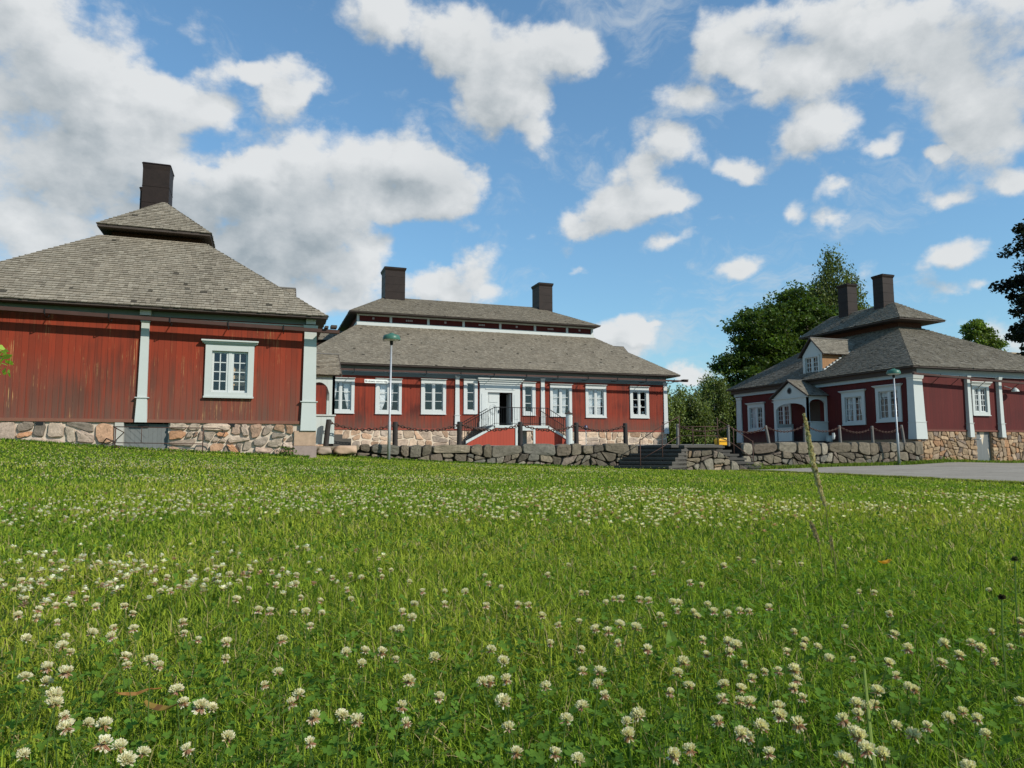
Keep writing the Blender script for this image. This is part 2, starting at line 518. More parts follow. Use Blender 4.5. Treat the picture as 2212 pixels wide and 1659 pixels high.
def gz(x, y):
    x = np.clip(np.asarray(x, float), -16, 46)
    y = np.clip(np.asarray(y, float), -10, 40)
    n = len(GP)
    z = GW[n] + GW[n + 1] * x + GW[n + 2] * y
    for k in range(n):
        z = z + GW[k] * _tps((x - GP[k, 0]) ** 2 + (y - GP[k, 1]) ** 2)
    return z


def g1(x, y):
    return float(gz(np.array([x]), np.array([y]))[0])


# ------------------------------------------------------------------ frames: u along a wall, d out of it, z up
def front(y0):
    return lambda u, d, z: (u, y0 - d, z)


def left(x0):
    return lambda u, d, z: (x0 - d, u, z)


def right(x0):
    return lambda u, d, z: (x0 + d, u, z)


def fbox(mb, F, u0, u1, d0, d1, z0, z1, col=None):
    a, b = F(u0, d0, z0), F(u1, d1, z1)
    mb.box(min(a[0], b[0]), max(a[0], b[0]), min(a[1], b[1]), max(a[1], b[1]), min(a[2], b[2]), max(a[2], b[2]), col)


def wall(mb, F, u0, u1, z0, z1, holes=(), reveal=.13):
    us = sorted({u0, u1, *[h[0] for h in holes], *[h[1] for h in holes]})
    zs = sorted({z0, z1, *[h[2] for h in holes], *[h[3] for h in holes]})
    for a, b in zip(us, us[1:]):
        for c, d in zip(zs, zs[1:]):
            mu, mz = (a + b) / 2, (c + d) / 2
            if any(h[0] < mu < h[1] and h[2] < mz < h[3] for h in holes):
                continue
            mb.face([F(a, 0, c), F(b, 0, c), F(b, 0, d), F(a, 0, d)])
    for a, b, c, d in holes:
        for p, q in (((a, c), (b, c)), ((b, c), (b, d)), ((b, d), (a, d)), ((a, d), (a, c))):
            mb.face([F(p[0], 0, p[1]), F(q[0], 0, q[1]), F(q[0], -reveal, q[1]), F(p[0], -reveal, p[1])])


def window(house, F, out, inn, sashes=2, cols=2, rows=4, cap=None, curtain=None, bar=.022, mull=.07, paint='paint', sashmat='white', deep=0):
    """casing (the part) > sash, pane, window_cap, curtain"""
    u0, u1, z0, z1 = inn
    a0, a1, b0, b1 = out
    mb = MB()
    P = .055
    fbox(mb, F, a0, u0, -.02, P, b0, b1)
    fbox(mb, F, u1, a1, -.02, P, b0, b1)
    fbox(mb, F, u0, u1, -.02, P - .002, z1, b1)
    fbox(mb, F, u0, u1, -.02, P - .002, b0, z0)
    fbox(mb, F, a0 - .015, a1 + .015, P + .001, P + .03, b0, b0 + .04)
    case = mb.build('window', MAT[paint], house)
    s = MB()
    d0, d1 = -.06 - deep, -.015 - deep
    fw = .045
    w = (u1 - u0 - mull * (sashes - 1)) / sashes
    for k in range(sashes):
        x0 = u0 + k * (w + mull)
        x1 = x0 + w
        fbox(s, F, x0, x0 + fw, d0, d1, z0, z1)
        fbox(s, F, x1 - fw, x1, d0, d1, z0, z1)
        fbox(s, F, x0 + fw, x1 - fw, d0, d1 - .002, z0, z0 + fw * 1.2)
        fbox(s, F, x0 + fw, x1 - fw, d0, d1 - .002, z1 - fw, z1)
        for c in range(1, cols):
            xc = x0 + fw + (w - 2 * fw) * c / cols
            fbox(s, F, xc - bar / 2, xc + bar / 2, d0 + .01, d1 - .006, z0 + fw, z1 - fw)
        for r in range(1, rows):
            zc = z0 + fw * 1.1 + (z1 - z0 - 2.1 * fw) * r / rows
            fbox(s, F, x0 + fw, x1 - fw, d0 + .012, d1 - .01, zc - bar / 2, zc + bar / 2)
        if k:
            fbox(s, F, x0 - mull, x0, d0 - .01, d1 + .012, z0, z1)
    s.build('sash', MAT[sashmat], case)
    g = MB()
    g.face([F(u0 + .01, -.045 - deep, z0 + .01), F(u1 - .01, -.045 - deep, z0 + .01), F(u1 - .01, -.045 - deep, z1 - .01), F(u0 + .01, -.045 - deep, z1 - .01)])
    g.build('pane', MAT['glass'], case)
    if cap:
        c = MB()
        c0, c1, cz0, cz1 = cap
        fbox(c, F, c0 + .05, c1 - .05, 0, .075, b1 + .001, cz0)
        fbox(c, F, c0 + .02, c1 - .02, 0, .11, cz0, (cz0 + cz1) / 2)
        fbox(c, F, c0, c1, 0, .15, (cz0 + cz1) / 2, cz1)
        c.build('window_cap', MAT[paint], case)
    for cu in curtain or ():
        # (u at top left, u at top right, u at bottom left, u at bottom right, z bottom share)
        n = 26
        m = MB()
        zz = [z1 - .01 - (z1 - z0) * cu[4] * j / 8 for j in range(9)]
        grid = []
        for j in range(9):
            f = j / 8
            l = cu[0] + (cu[2] - cu[0]) * f ** 1.6
            r = cu[1] + (cu[3] - cu[1]) * f ** 1.6
            grid.append([F(l + (r - l) * i / n, -.14 + .02 * math.sin(i * 1.55 + .4 * math.sin(j)), zz[j]) for i in range(n + 1)])
        for j in range(8):
            for i in range(n):
                m.face([grid[j][i], grid[j + 1][i], grid[j + 1][i + 1], grid[j][i + 1]])
        m.build('curtain', MAT['curtain'], case, smooth=True)
    return case


def room(house, x0, x1, y0, y1, z0, z1, holes_f=(), holes_l=()):
    """plain dark room behind the outer walls, open only where the windows are"""
    i = .135
    m = MB()
    wall(m, front(y0 + i), x0 + i, x1 - i, z0, z1, holes_f, 0)
    wall(m, left(x0 + i), y0 + i, y1 - i, z0, z1, holes_l, 0)
    wall(m, right(x1 - i), y0 + i, y1 - i, z0, z1)
    wall(m, front(y1 - i), x0 + i, x1 - i, z0, z1)
    for z in (z0, z1):
        m.face([(x0 + i, y0 + i, z), (x1 - i, y0 + i, z), (x1 - i, y1 - i, z), (x0 + i, y1 - i, z)])
    return m.build('interior', MAT['room'], house)


def pilaster(house, F, u0, u1, zb, zt, prj=.07, band=.6, name='pilaster', mat='paint', flare=.03, wrap=0):
    """boxed post: wider plinth, thin band, shaft narrowing upward, small capital"""
    mb = MB()
    zB = zb + band

    def ring(e, pr, z):
        a, b = F(u0 - e, -.03 - wrap, z), F(u1 + e, pr, z)
        return (min(a[0], b[0]), max(a[0], b[0]), min(a[1], b[1]), max(a[1], b[1]), z)
    mb.taper(ring(flare + .012, prj + .03, zb), ring(flare * .55 + .006, prj + .012, zB - .02))
    mb.taper(ring(flare + .03, prj + .035, zB - .02), ring(flare + .03, prj + .035, zB))
    mb.taper(ring(flare * .5, prj, zB), ring(0, prj - .012, zt - .12))
    mb.taper(ring(.012, prj + .012, zt - .12), ring(.03, prj + .04, zt))
    return mb.build(name, MAT[mat], house)


# ------------------------------------------------------------------ shingled roofs
def lerp(a, b, t):
    return tuple(a[k] + (b[k] - a[k]) * t for k in range(3))


GREYS = [(.268, .234, .182), (.256, .222, .172), (.280, .247, .194), (.244, .211, .163), (.298, .263, .208), (.222, .19, .147)]
GREYW = [.28, .26, .2, .14, .08, .04]


def shingles(mb, A, B, C, D, e=.12, w=.11, th=.02, under=True):
    A, B, C, D = map(Vector, (A, B, C, D))
    U = (B - A).normalized()
    N = (B - A).cross(D - A).normalized()
    if N.z < 0:
        N = -N
    slope = ((D - A) - U * (D - A).dot(U))
    Ls = slope.length
    V = slope.normalized()
    rows = max(1, int(round(Ls / e)))
    O = A
    su = lambda P: (P - O).dot(U)
    la, lb, lc, ld = 0, su(B), su(C), su(D)
    for r in range(rows):
        v0, v1 = r / rows, min(1, (r + 1.04) / rows)
        l0, r0 = ld * v0, lb + (lc - lb) * v0
        l1, r1 = ld * v1, lb + (lc - lb) * v1
        s = min(l0, l1) - random.random() * w
        end = max(r0, r1)
        while s < end:
            ww = w * random.uniform(.6, 1.4)
            a0, a1 = max(s, l0), min(s + ww - .004, r0)
            b0, b1 = max(s, l1), min(s + ww - .004, r1)
            s += ww
            if a1 - a0 < .01 and b1 - b0 < .01:
                continue
            a1 = max(a0, a1)
            b1 = max(b0, b1)
            h = th * random.uniform(.7, 1.3)
            jv = random.uniform(-.12, .12) * e
            col = random.choices(GREYS, GREYW)[0]
            k = random.uniform(.88, 1.12) * (.3 if random.random() < .007 else 1)
            col = (col[0] * k, col[1] * k, col[2] * k)
            p0 = O + U * a0 + V * (v0 * Ls + jv)
            p1 = O + U * a1 + V * (v0 * Ls + jv)
            p2 = O + U * b1 + V * (v1 * Ls)
            p3 = O + U * b0 + V * (v1 * Ls)
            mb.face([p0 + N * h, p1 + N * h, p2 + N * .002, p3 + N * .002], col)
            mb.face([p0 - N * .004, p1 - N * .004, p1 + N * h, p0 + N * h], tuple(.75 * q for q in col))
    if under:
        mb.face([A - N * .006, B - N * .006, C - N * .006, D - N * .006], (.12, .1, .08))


def plain_roof(mb, A, B, C, D):
    mb.face([A, B, C, D], (.22, .2, .17))


def hip_roof(house, name, lo, hi, mat, e, w, sides='fr', eave=.05, th=.019, soffit='darkwood'):
    """lo/hi: (x0,x1,y0,y1,z); sides with real shingles: f front, r right, l left, b back"""
    x0, x1, y0, y1, z0 = lo
    a0, a1, b0, b1, z1 = hi
    q = {'f': ((x0, y0, z0), (x1, y0, z0), (a1, b0, z1), (a0, b0, z1)),
         'r': ((x1, y0, z0), (x1, y1, z0), (a1, b1, z1), (a1, b0, z1)),
         'b': ((x1, y1, z0), (x0, y1, z0), (a0, b1, z1), (a1, b1, z1)),
         'l': ((x0, y1, z0), (x0, y0, z0), (a0, b0, z1), (a0, b1, z1))}
    mb = MB()
    for k in 'frbl':
        if k in sides:
            shingles(mb, *q[k], e=e, w=w, th=th)
        else:
            plain_roof(mb, *q[k])
    roof = mb.build(name, MAT[mat], house)
    s = MB()
    s.box(x0 + .025, x1 - .025, y0 + .025, y1 - .025, z0 - eave, z0 - .012)
    s.build('soffit', MAT[soffit], roof)
    return roof


def chimney(roof, x0, x1, y0, y1, z0, z1, cap=.2, flare=.05):
    mb = MB()
    mb.box(x0, x1, y0, y1, z0, z1 - cap)
    mb.taper((x0, x1, y0, y1, z1 - cap), (x0 - flare, x1 + flare, y0 - flare, y1 + flare, z1 - cap * .45))
    mb.box(x0 - flare, x1 + flare, y0 - flare, y1 + flare, z1 - cap * .45, z1 - .04)
    mb.taper((x0 - flare - .02, x1 + flare + .02, y0 - flare - .02, y1 + flare + .02, z1 - .04), (x0, x1, y0, y1, z1))
    # folded sheet seams
    zz = z0 + .5
    while zz < z1 - cap - .1:
        mb.box(x0 - .008, x1 + .008, y0 - .008, y1 + .008, zz, zz + .015)
        zz += .48
    return mb.build('chimney', MAT['chimney'], roof)


def gable(house, name, F, uc, hw, ridge_d, wall_d, ze, zr, back_d, mat, over=.1, e=.13, w=.11, bd=.06):
    """gabled roof whose ridge runs along d (out of wall): uc centre, hw half width at eaves"""
    mb = MB()
    q1 = (F(uc - hw, ridge_d, ze), F(uc - hw, back_d, ze), F(uc, back_d, zr), F(uc, ridge_d, zr))
    q2 = (F(uc + hw, back_d, ze), F(uc + hw, ridge_d, ze), F(uc, ridge_d, zr), F(uc, back_d, zr))
    for q in (q1, q2):
        shingles(mb, *q, e=e, w=w)
    r = mb.build(name, MAT[mat], house)
    b = MB()
    for sgn in (-1, 1):
        p = [F(uc + sgn * hw, ridge_d + .015, ze - bd), F(uc + sgn * hw, ridge_d + .015, ze + .015), F(uc, ridge_d + .015, zr + .015), F(uc, ridge_d + .015, zr - bd)]
        p2 = [F(uc + sgn * hw, ridge_d - .02, ze - bd), F(uc + sgn * hw, ridge_d - .02, ze + .015), F(uc, ridge_d - .02, zr + .015), F(uc, ridge_d - .02, zr - bd)]
        b.hexa(p + p2)
        # underside
        b.face([F(uc + sgn * (hw - .01), ridge_d - .02, ze - .03), F(uc + sgn * (hw - .01), back_d, ze - .03), F(uc, back_d, zr - .03), F(uc, ridge_d - .02, zr - .03)])
    b.build('verge_board', MAT['darkwood'], r)
    c = MB()
    a, bb = F(uc - .06, back_d, zr - .01), F(uc + .06, ridge_d, zr + .03)
    c.box(min(a[0], bb[0]), max(a[0], bb[0]), min(a[1], bb[1]), max(a[1], bb[1]), zr - .01, zr + .03)
    c.build('ridge_board', MAT['greypost'], r)
    return r


# ------------------------------------------------------------------ rubble stonework
def poly_area(p):
    return abs(sum(p[i][0] * p[(i + 1) % len(p)][1] - p[(i + 1) % len(p)][0] * p[i][1] for i in range(len(p)))) / 2


def cut(poly, p, d):
    n = (-d[1], d[0])
    a, b = [], []
    for i in range(len(poly)):
        q, r = poly[i], poly[(i + 1) % len(poly)]
        sq = (q[0] - p[0]) * n[0] + (q[1] - p[1]) * n[1]
        sr = (r[0] - p[0]) * n[0] + (r[1] - p[1]) * n[1]
        (a if sq >= 0 else b).append(q)
        if sq * sr < 0:
            t = sq / (sq - sr)
            x = (q[0] + (r[0] - q[0]) * t, q[1] + (r[1] - q[1]) * t)
            a.append(x)
            b.append(x)
    return a, b


def split(poly, amin, amax, rnd, jit=.35):
    A = poly_area(poly)
    if len(poly) < 3 or A < 1e-4:
        return []
    if A < rnd.uniform(amin, amax):
        return [poly]
    us = [p[0] for p in poly]
    zs = [p[1] for p in poly]
    du, dz = max(us) - min(us), max(zs) - min(zs)
    vertical = du > dz * rnd.uniform(1.0, 1.7)
    t = rnd.uniform(.36, .64)
    p = (min(us) + du * t, min(zs) + dz * t)
    an = (math.pi / 2 if vertical else 0) + rnd.gauss(0, jit * (.7 if vertical else .45))
    a, b = cut(poly, p, (math.cos(an), math.sin(an)))
    if len(a) < 3 or len(b) < 3:
        return [poly]
    return split(a, amin, amax, rnd, jit) + split(b, amin, amax, rnd, jit)


def stones(mb, F, polys, gap, depth, pal, rnd, side=.02):
    for p in polys:
        if poly_area(p) < .004:
            continue
        cu = sum(q[0] for q in p) / len(p)
        cz = sum(q[1] for q in p) / len(p)
        # chamfer corners
        q = []
        for i in range(len(p)):
            a, b = p[i], p[(i + 1) % len(p)]
            f = rnd.uniform(.08, .27)
            q += [(a[0] + (b[0] - a[0]) * f, a[1] + (b[1] - a[1]) * f), (a[0] + (b[0] - a[0]) * (1 - f), a[1] + (b[1] - a[1]) * (1 - f))]
        q2 = []
        for i in range(len(q)):
            a, b = q[i], q[(i + 1) % len(q)]
            q2 += [(a[0] * .78 + b[0] * .22, a[1] * .78 + b[1] * .22), (a[0] * .22 + b[0] * .78, a[1] * .22 + b[1] * .78)]
        q = q2
        sz = math.sqrt(poly_area(p))
        pr = []
        for a in q:
            du, dz = a[0] - cu, a[1] - cz
            L = math.hypot(du, dz) + 1e-6
            k = max(.3, 1 - gap * rnd.uniform(.3, 1.9) / L)
            pr.append((du * k, dz * k))
        D = depth * rnd.uniform(.6, 1.25)
        tilt = (rnd.uniform(-.25, .25), rnd.uniform(-.25, .25))
        rings = []
        for k, dd in ((1, -side), (.99, D * .55), (.93, D * .92), (.5, D)):
            rings.append([F(cu + a[0] * k, dd + (a[0] * tilt[0] + a[1] * tilt[1]) * .35 * (dd > 0) + rnd.uniform(-.08, .08) * D * (dd > 0), cz + a[1] * k) for a in pr])
        col = rnd.choice(pal)
        kk = rnd.uniform(.68, 1.18)
        col = tuple(c * kk for c in col)
        n = len(pr)
        for r0, r1 in zip(rings, rings[1:]):
            for i in range(n):
                mb.face([r0[i], r0[(i + 1) % n], r1[(i + 1) % n], r1[i]], col)
        mb.face(rings[-1], col)


PINK = [(.40, .28, .21), (.40, .24, .15), (.42, .22, .12), (.36, .26, .20), (.30, .24, .185), (.34, .275, .21), (.44, .34, .26), (.24, .195, .155), (.40, .31, .24), (.36, .23, .16), (.42, .32, .25)]
TAN = [(.35, .235, .135), (.32, .21, .125), (.38, .27, .165), (.30, .22, .15), (.23, .175, .135), (.36, .205, .11), (.34, .25, .165)]
GREY = [(.175, .146, .105), (.145, .122, .088), (.20, .166, .118), (.12, .102, .077), (.15, .12, .09), (.215, .19, .145), (.145, .135, .11), (.17, .135, .105)]
PALE = [(.50, .38, .27), (.46, .33, .23), (.52, .40, .30), (.44, .29, .19), (.42, .34, .27)]

# ------------------------------------------------------------------ near house (left of the picture)
YL, XL, SL = 17.6, 1.05, 1.07
LH = thing('red_house', 'near red boarded house at the left with one window and a steep shingled roof', 'house', (-6.7, YL, SL))
FL_ = front(YL)
FLr = right(XL)
m = MB()
wall(m, FL_, -6.75, XL, SL, 3.42, [(-1.19, -.41, 1.74, 2.70)])
wall(m, FLr, YL, YL + 12, SL, 3.42, [(22.95, 23.55, 1.2, 2.9)])
m.face([(-6.75, YL + 12, SL), (XL, YL + 12, SL), (XL, YL + 12, 3.42), (-6.75, YL + 12, 3.42)])
m.face([(-6.75, YL, SL), (-6.75, YL + 12, SL), (-6.75, YL + 12, 3.42), (-6.75, YL, 3.42)])
m.build('wall', MAT['red_near'], LH)
room(LH, -6.75, XL, YL, YL + 4.5, SL + .02, 3.41, [(-1.19, -.41, 1.74, 2.70)])
window(LH, FL_, (-1.33, -.28, 1.61, 2.85), (-1.19, -.41, 1.74, 2.70), 2, 2, 4, cap=(-1.42, -.19, 2.875, 2.945))
m = MB()
fbox(m, FL_, -6.8, XL + .04, 0, .05, SL - .04, SL + .03)
fbox(m, FLr, YL - .05, YL + 12, 0, .045, SL - .04, SL + .03)
m.build('sill_board', plain('worn_sill_board', (.20, .085, .055), .8, var=.3, scale=5), LH)
# stone base with the cellar door
rnd = random.Random(11)
m = MB()
gnd = lambda u: g1(u, YL)
polys = split([(-7.2, .55), (-3.1, .2), (-3.1, 1.035), (-7.2, 1.035)], .06, .28, rnd, .3)
polys += split([(-2.04, .15), (.66, .02), (.66, 1.035), (-2.04, 1.035)], .025, .17, rnd, .4)
stones(m, FL_, polys, .022, .07, PINK, rnd)
st = m.build('stone_base', MAT['stone'], LH)
m = MB()
m.box(-7.2, -3.1, YL + .008, YL + .4, -.2, 1.03)
m.box(-2.04, XL - .02, YL + .008, YL + .4, -.4, 1.03)
m.box(XL - .4, XL - .02, YL + .4, YL + 12, -.4, 1.03)
m.build('mortar', MAT['mortar'], st)
m = MB()
fbox(m, FL_, -3.1, -2.93, -.3, .04, 0, 1.028)
m.build('door_jamb', MAT['concrete'], LH)
m = MB()
fbox(m, FL_, -2.93, -2.04, -.12, -.07, .2, 1.0)
for k in range(5):
    zc = .34 + k * .15
    for sg in (-1, 1):
        p = [(-2.485, zc - .26), (-2.485, zc - .245), (-2.485 + sg * .42, zc + .16), (-2.485 + sg * .42, zc + .145)]
        m.face([FL_(q[0], -.064, q[1]) for q in p])
door = m.build('cellar_door', MAT['greydoor'], LH)
m = MB()
fbox(m, FL_, -2.66, -2.44, -.07, -.03, .93, .97)
m.build('hinge', MAT['iron'], door)
for u in (-4.52, -.72):
    m = MB()
    fbox(m, FL_, u - .07, u + .07, -.01, .045, .945, 1.025)
    m.build('air_vent', MAT['iron'], LH)
# granite blocks under the corner post
m = MB()
m.box(.665, 1.16, YL - .06, YL + .5, .52, .868)
m.build('corner_block', MAT['granite_pale'], LH)
m = MB()
m.box(.655, 1.18, YL - .075, YL + .52, -.3, .515)
m.build('corner_block', MAT['granite'], LH)
pilaster(LH, FL_, .84, 1.12, .872, 3.40, .07, .70, wrap=.28)
pilaster(LH, FL_, -2.67, -2.51, 1.03, 3.40, .07, .56)
# cornice, gutter and hooks
m = MB()
fbox(m, FL_, -6.9, XL + .02, 0, .03, 3.42, 3.57)
fbox(m, FLr, YL + .0, YL + 12, 0, .03, 3.42, 3.57)
m.build('cornice', MAT['grey_blue'], LH)
m = MB()
fbox(m, FL_, -6.8, XL, 0, .03, 3.365, 3.395)
m.build('trim_board', MAT['white'], LH)
for u in (-2.59, .98):
    m = MB()
    fbox(m, FL_, u - .11, u + .11, .0, .15, 3.425, 3.55)
    m.build('capital', MAT['white'], LH)
m = MB()
gx0, gx1 = -7.2, 1.62
zg = lambda x: 3.365 - .019 * (x + 5.2)
Dg = .36
for x0, x1 in ((gx0, -3.4), (-3.4, gx1)):
    a, b = zg(x0), zg(x1)
    y = YL - Dg
    m.hexa([(x0, y - .055, a - .05), (x1, y - .055, b - .05), (x1, y + .055, b - .05), (x0, y + .055, a - .05),
            (x0, y - .065, a + .03), (x1, y - .065, b + .03), (x1, y + .065, b + .03), (x0, y + .065, a + .03)])
gut = m.build('gutter', MAT['gutter'], LH)
for u in (-5.6, -4.45, -3.25, -2.05, -.85, .35):
    m = MB()
    z = zg(u)
    m.tube([(u, YL, z + .02), (u, YL - .18, z - .10), (u, YL - .30, z - .13), (u, YL - Dg - .08, z - .07), (u, YL - Dg - .08, z + .05)], .011, 6)
    m.build('hook', MAT['iron'], gut)
# gutter end bracket
m = MB()
m.box(1.28, 1.36, YL - .5, YL + .3, 3.29, 3.34)
m.box(1.42, 1.56, YL - .48, YL - .22, 3.31, 3.37)
m.build('gutter_bracket', MAT['darkwood'], gut)
# roofs
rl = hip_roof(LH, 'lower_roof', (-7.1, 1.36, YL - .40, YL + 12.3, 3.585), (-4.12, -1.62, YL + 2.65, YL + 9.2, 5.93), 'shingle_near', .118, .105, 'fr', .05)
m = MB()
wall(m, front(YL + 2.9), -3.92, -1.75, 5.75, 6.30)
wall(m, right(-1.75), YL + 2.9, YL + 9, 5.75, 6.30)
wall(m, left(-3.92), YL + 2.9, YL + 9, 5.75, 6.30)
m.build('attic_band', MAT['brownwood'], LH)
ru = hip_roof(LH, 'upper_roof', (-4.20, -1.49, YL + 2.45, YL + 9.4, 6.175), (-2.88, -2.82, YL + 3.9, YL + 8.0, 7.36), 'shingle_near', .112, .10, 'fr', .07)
chimney(ru, -3.55, -2.84, 22.3, 23.1, 6.6, 8.77, .2, .012)
chimney(ru, -3.80, -3.15, 23.6, 24.2, 6.6, 8.46, .15, .012)
# small gabled dormer on the courtyard slope
m = MB()
wall(m, right(.70), 22.95, 24.45, 4.0, 4.95)
m.face([(.70, 22.95, 4.95), (.70, 24.45, 4.95), (.70, 23.7, 5.56)])
wall(m, front(22.95), -1.0, .70, 4.0, 4.95)
wall(m, lambda u, d, z: (u, 24.45 + d, z), -1.0, .70, 4.0, 4.95)
dl = m.build('dormer', MAT['grey_boards'], LH)
gable(dl, 'dormer_roof', right(0), 23.7, .95, .82, .7, 4.85, 5.64, -1.3, 'shingle_near')
# courtyard porch
PX = 2.07
pz = .63
m = MB()
Fp = front(23.0)
wall(m, Fp, XL + .05, PX, pz, 1.50)
Fq = right(PX)
wall(m, Fq, 23.0, 23.4, pz, 1.50)
pc = m.build('porch_parapet', MAT['grey_boards'], LH)
m = MB()
wall(m, Fq, 25.0, 25.4, pz, 1.50)
wall(m, lambda u, d, z: (u, 25.4 + d, z), XL, PX, pz, 1.5)
m.build('porch_parapet', MAT['grey_boards'], LH)
m = MB()
fbox(m, Fp, XL + .05, PX + .04, -.06, .04, 1.50, 1.545)
m.build('rail_cap', MAT['paint'], pc)
m = MB()
# side panels with an arched opening
def arch_panel(m, F, u0, u1, z0, zt, post, rise, th=.08):
    n = 10
    ui, uo = u0 + post, u1 - post
    cxm = (ui + uo) / 2
    pts = []
    for i in range(n + 1):
        t_ = i / n
        u = ui + (uo - ui) * t_
        a = (u - cxm) / ((uo - ui) / 2)
        pts.append((u, zt - .22 - rise * (1 - math.sqrt(max(0, 1 - a * a * .98)))))
    for d in (0, -th):
        m.face([F(u0, d, z0), F(ui, d, z0), F(ui, d, pts[0][1]), F(u0, d, pts[0][1])])
        m.face([F(uo, d, z0), F(u1, d, z0), F(u1, d, pts[0][1]), F(uo, d, pts[0][1])])
        m.face([F(u0, d, pts[0][1]), F(ui, d, pts[0][1]), F(ui, d, zt), F(u0, d, zt)])
        m.face([F(uo, d, pts[0][1]), F(u1, d, pts[0][1]), F(u1, d, zt), F(uo, d, zt)])
        for p, q in zip(pts, pts[1:]):
            m.face([F(p[0], d, p[1]), F(q[0], d, q[1]), F(q[0], d, zt), F(p[0], d, zt)])
    for p, q in zip(pts, pts[1:]):
        m.face([F(p[0], 0, p[1]), F(q[0], 0, q[1]), F(q[0], -th, q[1]), F(p[0], -th, p[1])])
    for u in (ui, uo, u0, u1):
        m.face([F(u, 0, z0), F(u, -th, z0), F(u, -th, pts[0][1] if u in (ui, uo) else zt), F(u, 0, pts[0][1] if u in (ui, uo) else zt)])
arch_panel(m, Fp, XL + .05, PX, 1.545, 2.78, .17, .42)
arch_panel(m, Fq, 23.0, 25.4, 1.545, 2.78, .3, .5)
m.build('porch_frame', MAT['grey_boards'], LH)
gable(LH, 'porch_roof', right(0), 24.2, 1.34, 2.26, PX, 2.79, 3.62, .9, 'shingle_near', e=.1)
m = MB()
m.box(PX + .0, PX + .28, 23.2, 25.2, .5, .93)
m.box(PX + .28, PX + .56, 23.2, 25.2, .5, .80)
m.build('porch_step', MAT['stone_step'], LH)

# things seen inside that window
m = MB()
for k in range(3):
    z = 1.93 + k * .16
    m.box(-.735, -.47, YL + .30, YL + .325, z, z + .085)
m.box(-.745, -.72, YL + .325, YL + .345, 1.55, 2.4)
m.box(-.49, -.465, YL + .325, YL + .345, 1.55, 2.4)
m.box(-.745, -.465, YL + .31, YL + .62, 1.52, 1.55)
for x in (-.745, -.49):
    m.box(x, x + .025, YL + .31, YL + .335, SL + .02, 1.52)
    m.box(x, x + .025, YL + .595, YL + .62, SL + .02, 1.52)
o = m.build('slatted_chair', plain('pale_birch_wood', (.62, .42, .24), .6, var=.08))
tag(o, 'pale wooden slat-back chair standing behind the window of the near red house', 'chair')

# pipe railing before the cellar door
m = MB()
y = YL - .5
m.tube([(-3.05, y, .915), (-2.0, y, .905), (-.98, y, .90), (-.88, y, .87), (-.84, y, .80), (-.88, y, .72), (-.97, y, .69)], .012, 6)
m.tube([(-3.0, y, .575), (-1.27, y, .555)], .010, 6)
m.tube([(-1.28, y, g1(-1.28, y) - .1), (-1.28, y, .90)], .013, 6)
m.tube([(-3.0, y, g1(-3, y) - .1), (-3.0, y, .915)], .013, 6)
m.tube([(-2.5, y, .57), (-2.5, y, .90)], .008, 6)
m.tube([(-3.02, y, .90), (-2.88, y + .25, .80), (-3.1, y + .3, .56), (-2.9, y + .3, .47)], .012, 6)
m.tube([(-3.0, y, .58), (-3.2, y + .2, .67), (-3.3, y + .3, .55), (-3.22, y + .3, .43), (-3.05, y + .2, .42), (-2.9, y, .50)], .014, 6)
o = m.build('pipe_railing', MAT['rust'], smooth=True)
tag(o, 'thin rusty pipe railing on the grass before the grey cellar door of the near house', 'railing')

# ------------------------------------------------------------------ main building (middle)
YM, SM = 38.0, 1.60
MH = thing('manor_house', 'long red main building in the middle with two chimneys and a row of white windows', 'house', (1.8, YM, SM))
FM = front(YM)
MX0, MX1 = 1.8, 23.25
wins = [((3.02, 4.42, 2.38, 4.20), (3.16, 4.26, 2.56, 4.05), 2, 1, 3, [(3.2, 3.55, 3.2, 3.3, .95), (3.85, 4.25, 4.08, 4.22, .95)]),
        ((5.52, 6.92, 2.38, 4.22), (5.71, 6.77, 2.56, 4.05), 2, 1, 3, [(5.72, 6.25, 5.72, 5.9, .95), (6.3, 6.5, 6.3, 6.42, .97)]),
        ((7.98, 9.37, 2.40, 4.27), (8.17, 9.20, 2.62, 4.10), 2, 1, 3, None),
        ((10.38, 11.18, 2.45, 4.33), (10.56, 11.0, 2.66, 4.18), 1, 1, 3, None),
        ((13.86, 14.64, 2.42, 4.27), (13.99, 14.44, 2.62, 4.10), 1, 1, 3, None),
        ((15.55, 16.92, 2.38, 4.22), (15.70, 16.75, 2.53, 4.04), 2, 1, 3, [(15.72, 16.1, 15.72, 16.0, .97), (16.3, 16.62, 16.28, 16.55, .97)]),
        ((17.80, 19.15, 2.35, 4.24), (17.97, 18.98, 2.50, 4.05), 2, 1, 3, [(18.0, 18.45, 18.0, 18.35, .97), (18.5, 18.9, 18.5, 18.85, .97)]),
        ((20.74, 22.03, 2.36, 4.22), (20.93, 21.84, 2.56, 3.98), 2, 1, 3, None)]
holes = [w[1] for w in wins] + [(11.76, 13.22, 1.72, 3.70)]
m = MB()
wall(m, FM, MX0, MX1, SM, 4.55, holes)
wall(m, right(MX1), YM, YM + 12.5, SM, 4.55)
wall(m, left(MX0), YM, YM + 12.5, SM, 4.55)
m.face([(MX0, YM + 12.5, SM), (MX1, YM + 12.5, SM), (MX1, YM + 12.5, 4.55), (MX0, YM + 12.5, 4.55)])
m.build('wall', MAT['red_main'], MH)
room(MH, MX0, MX1, YM, YM + 5, SM + .09, 4.53, holes)
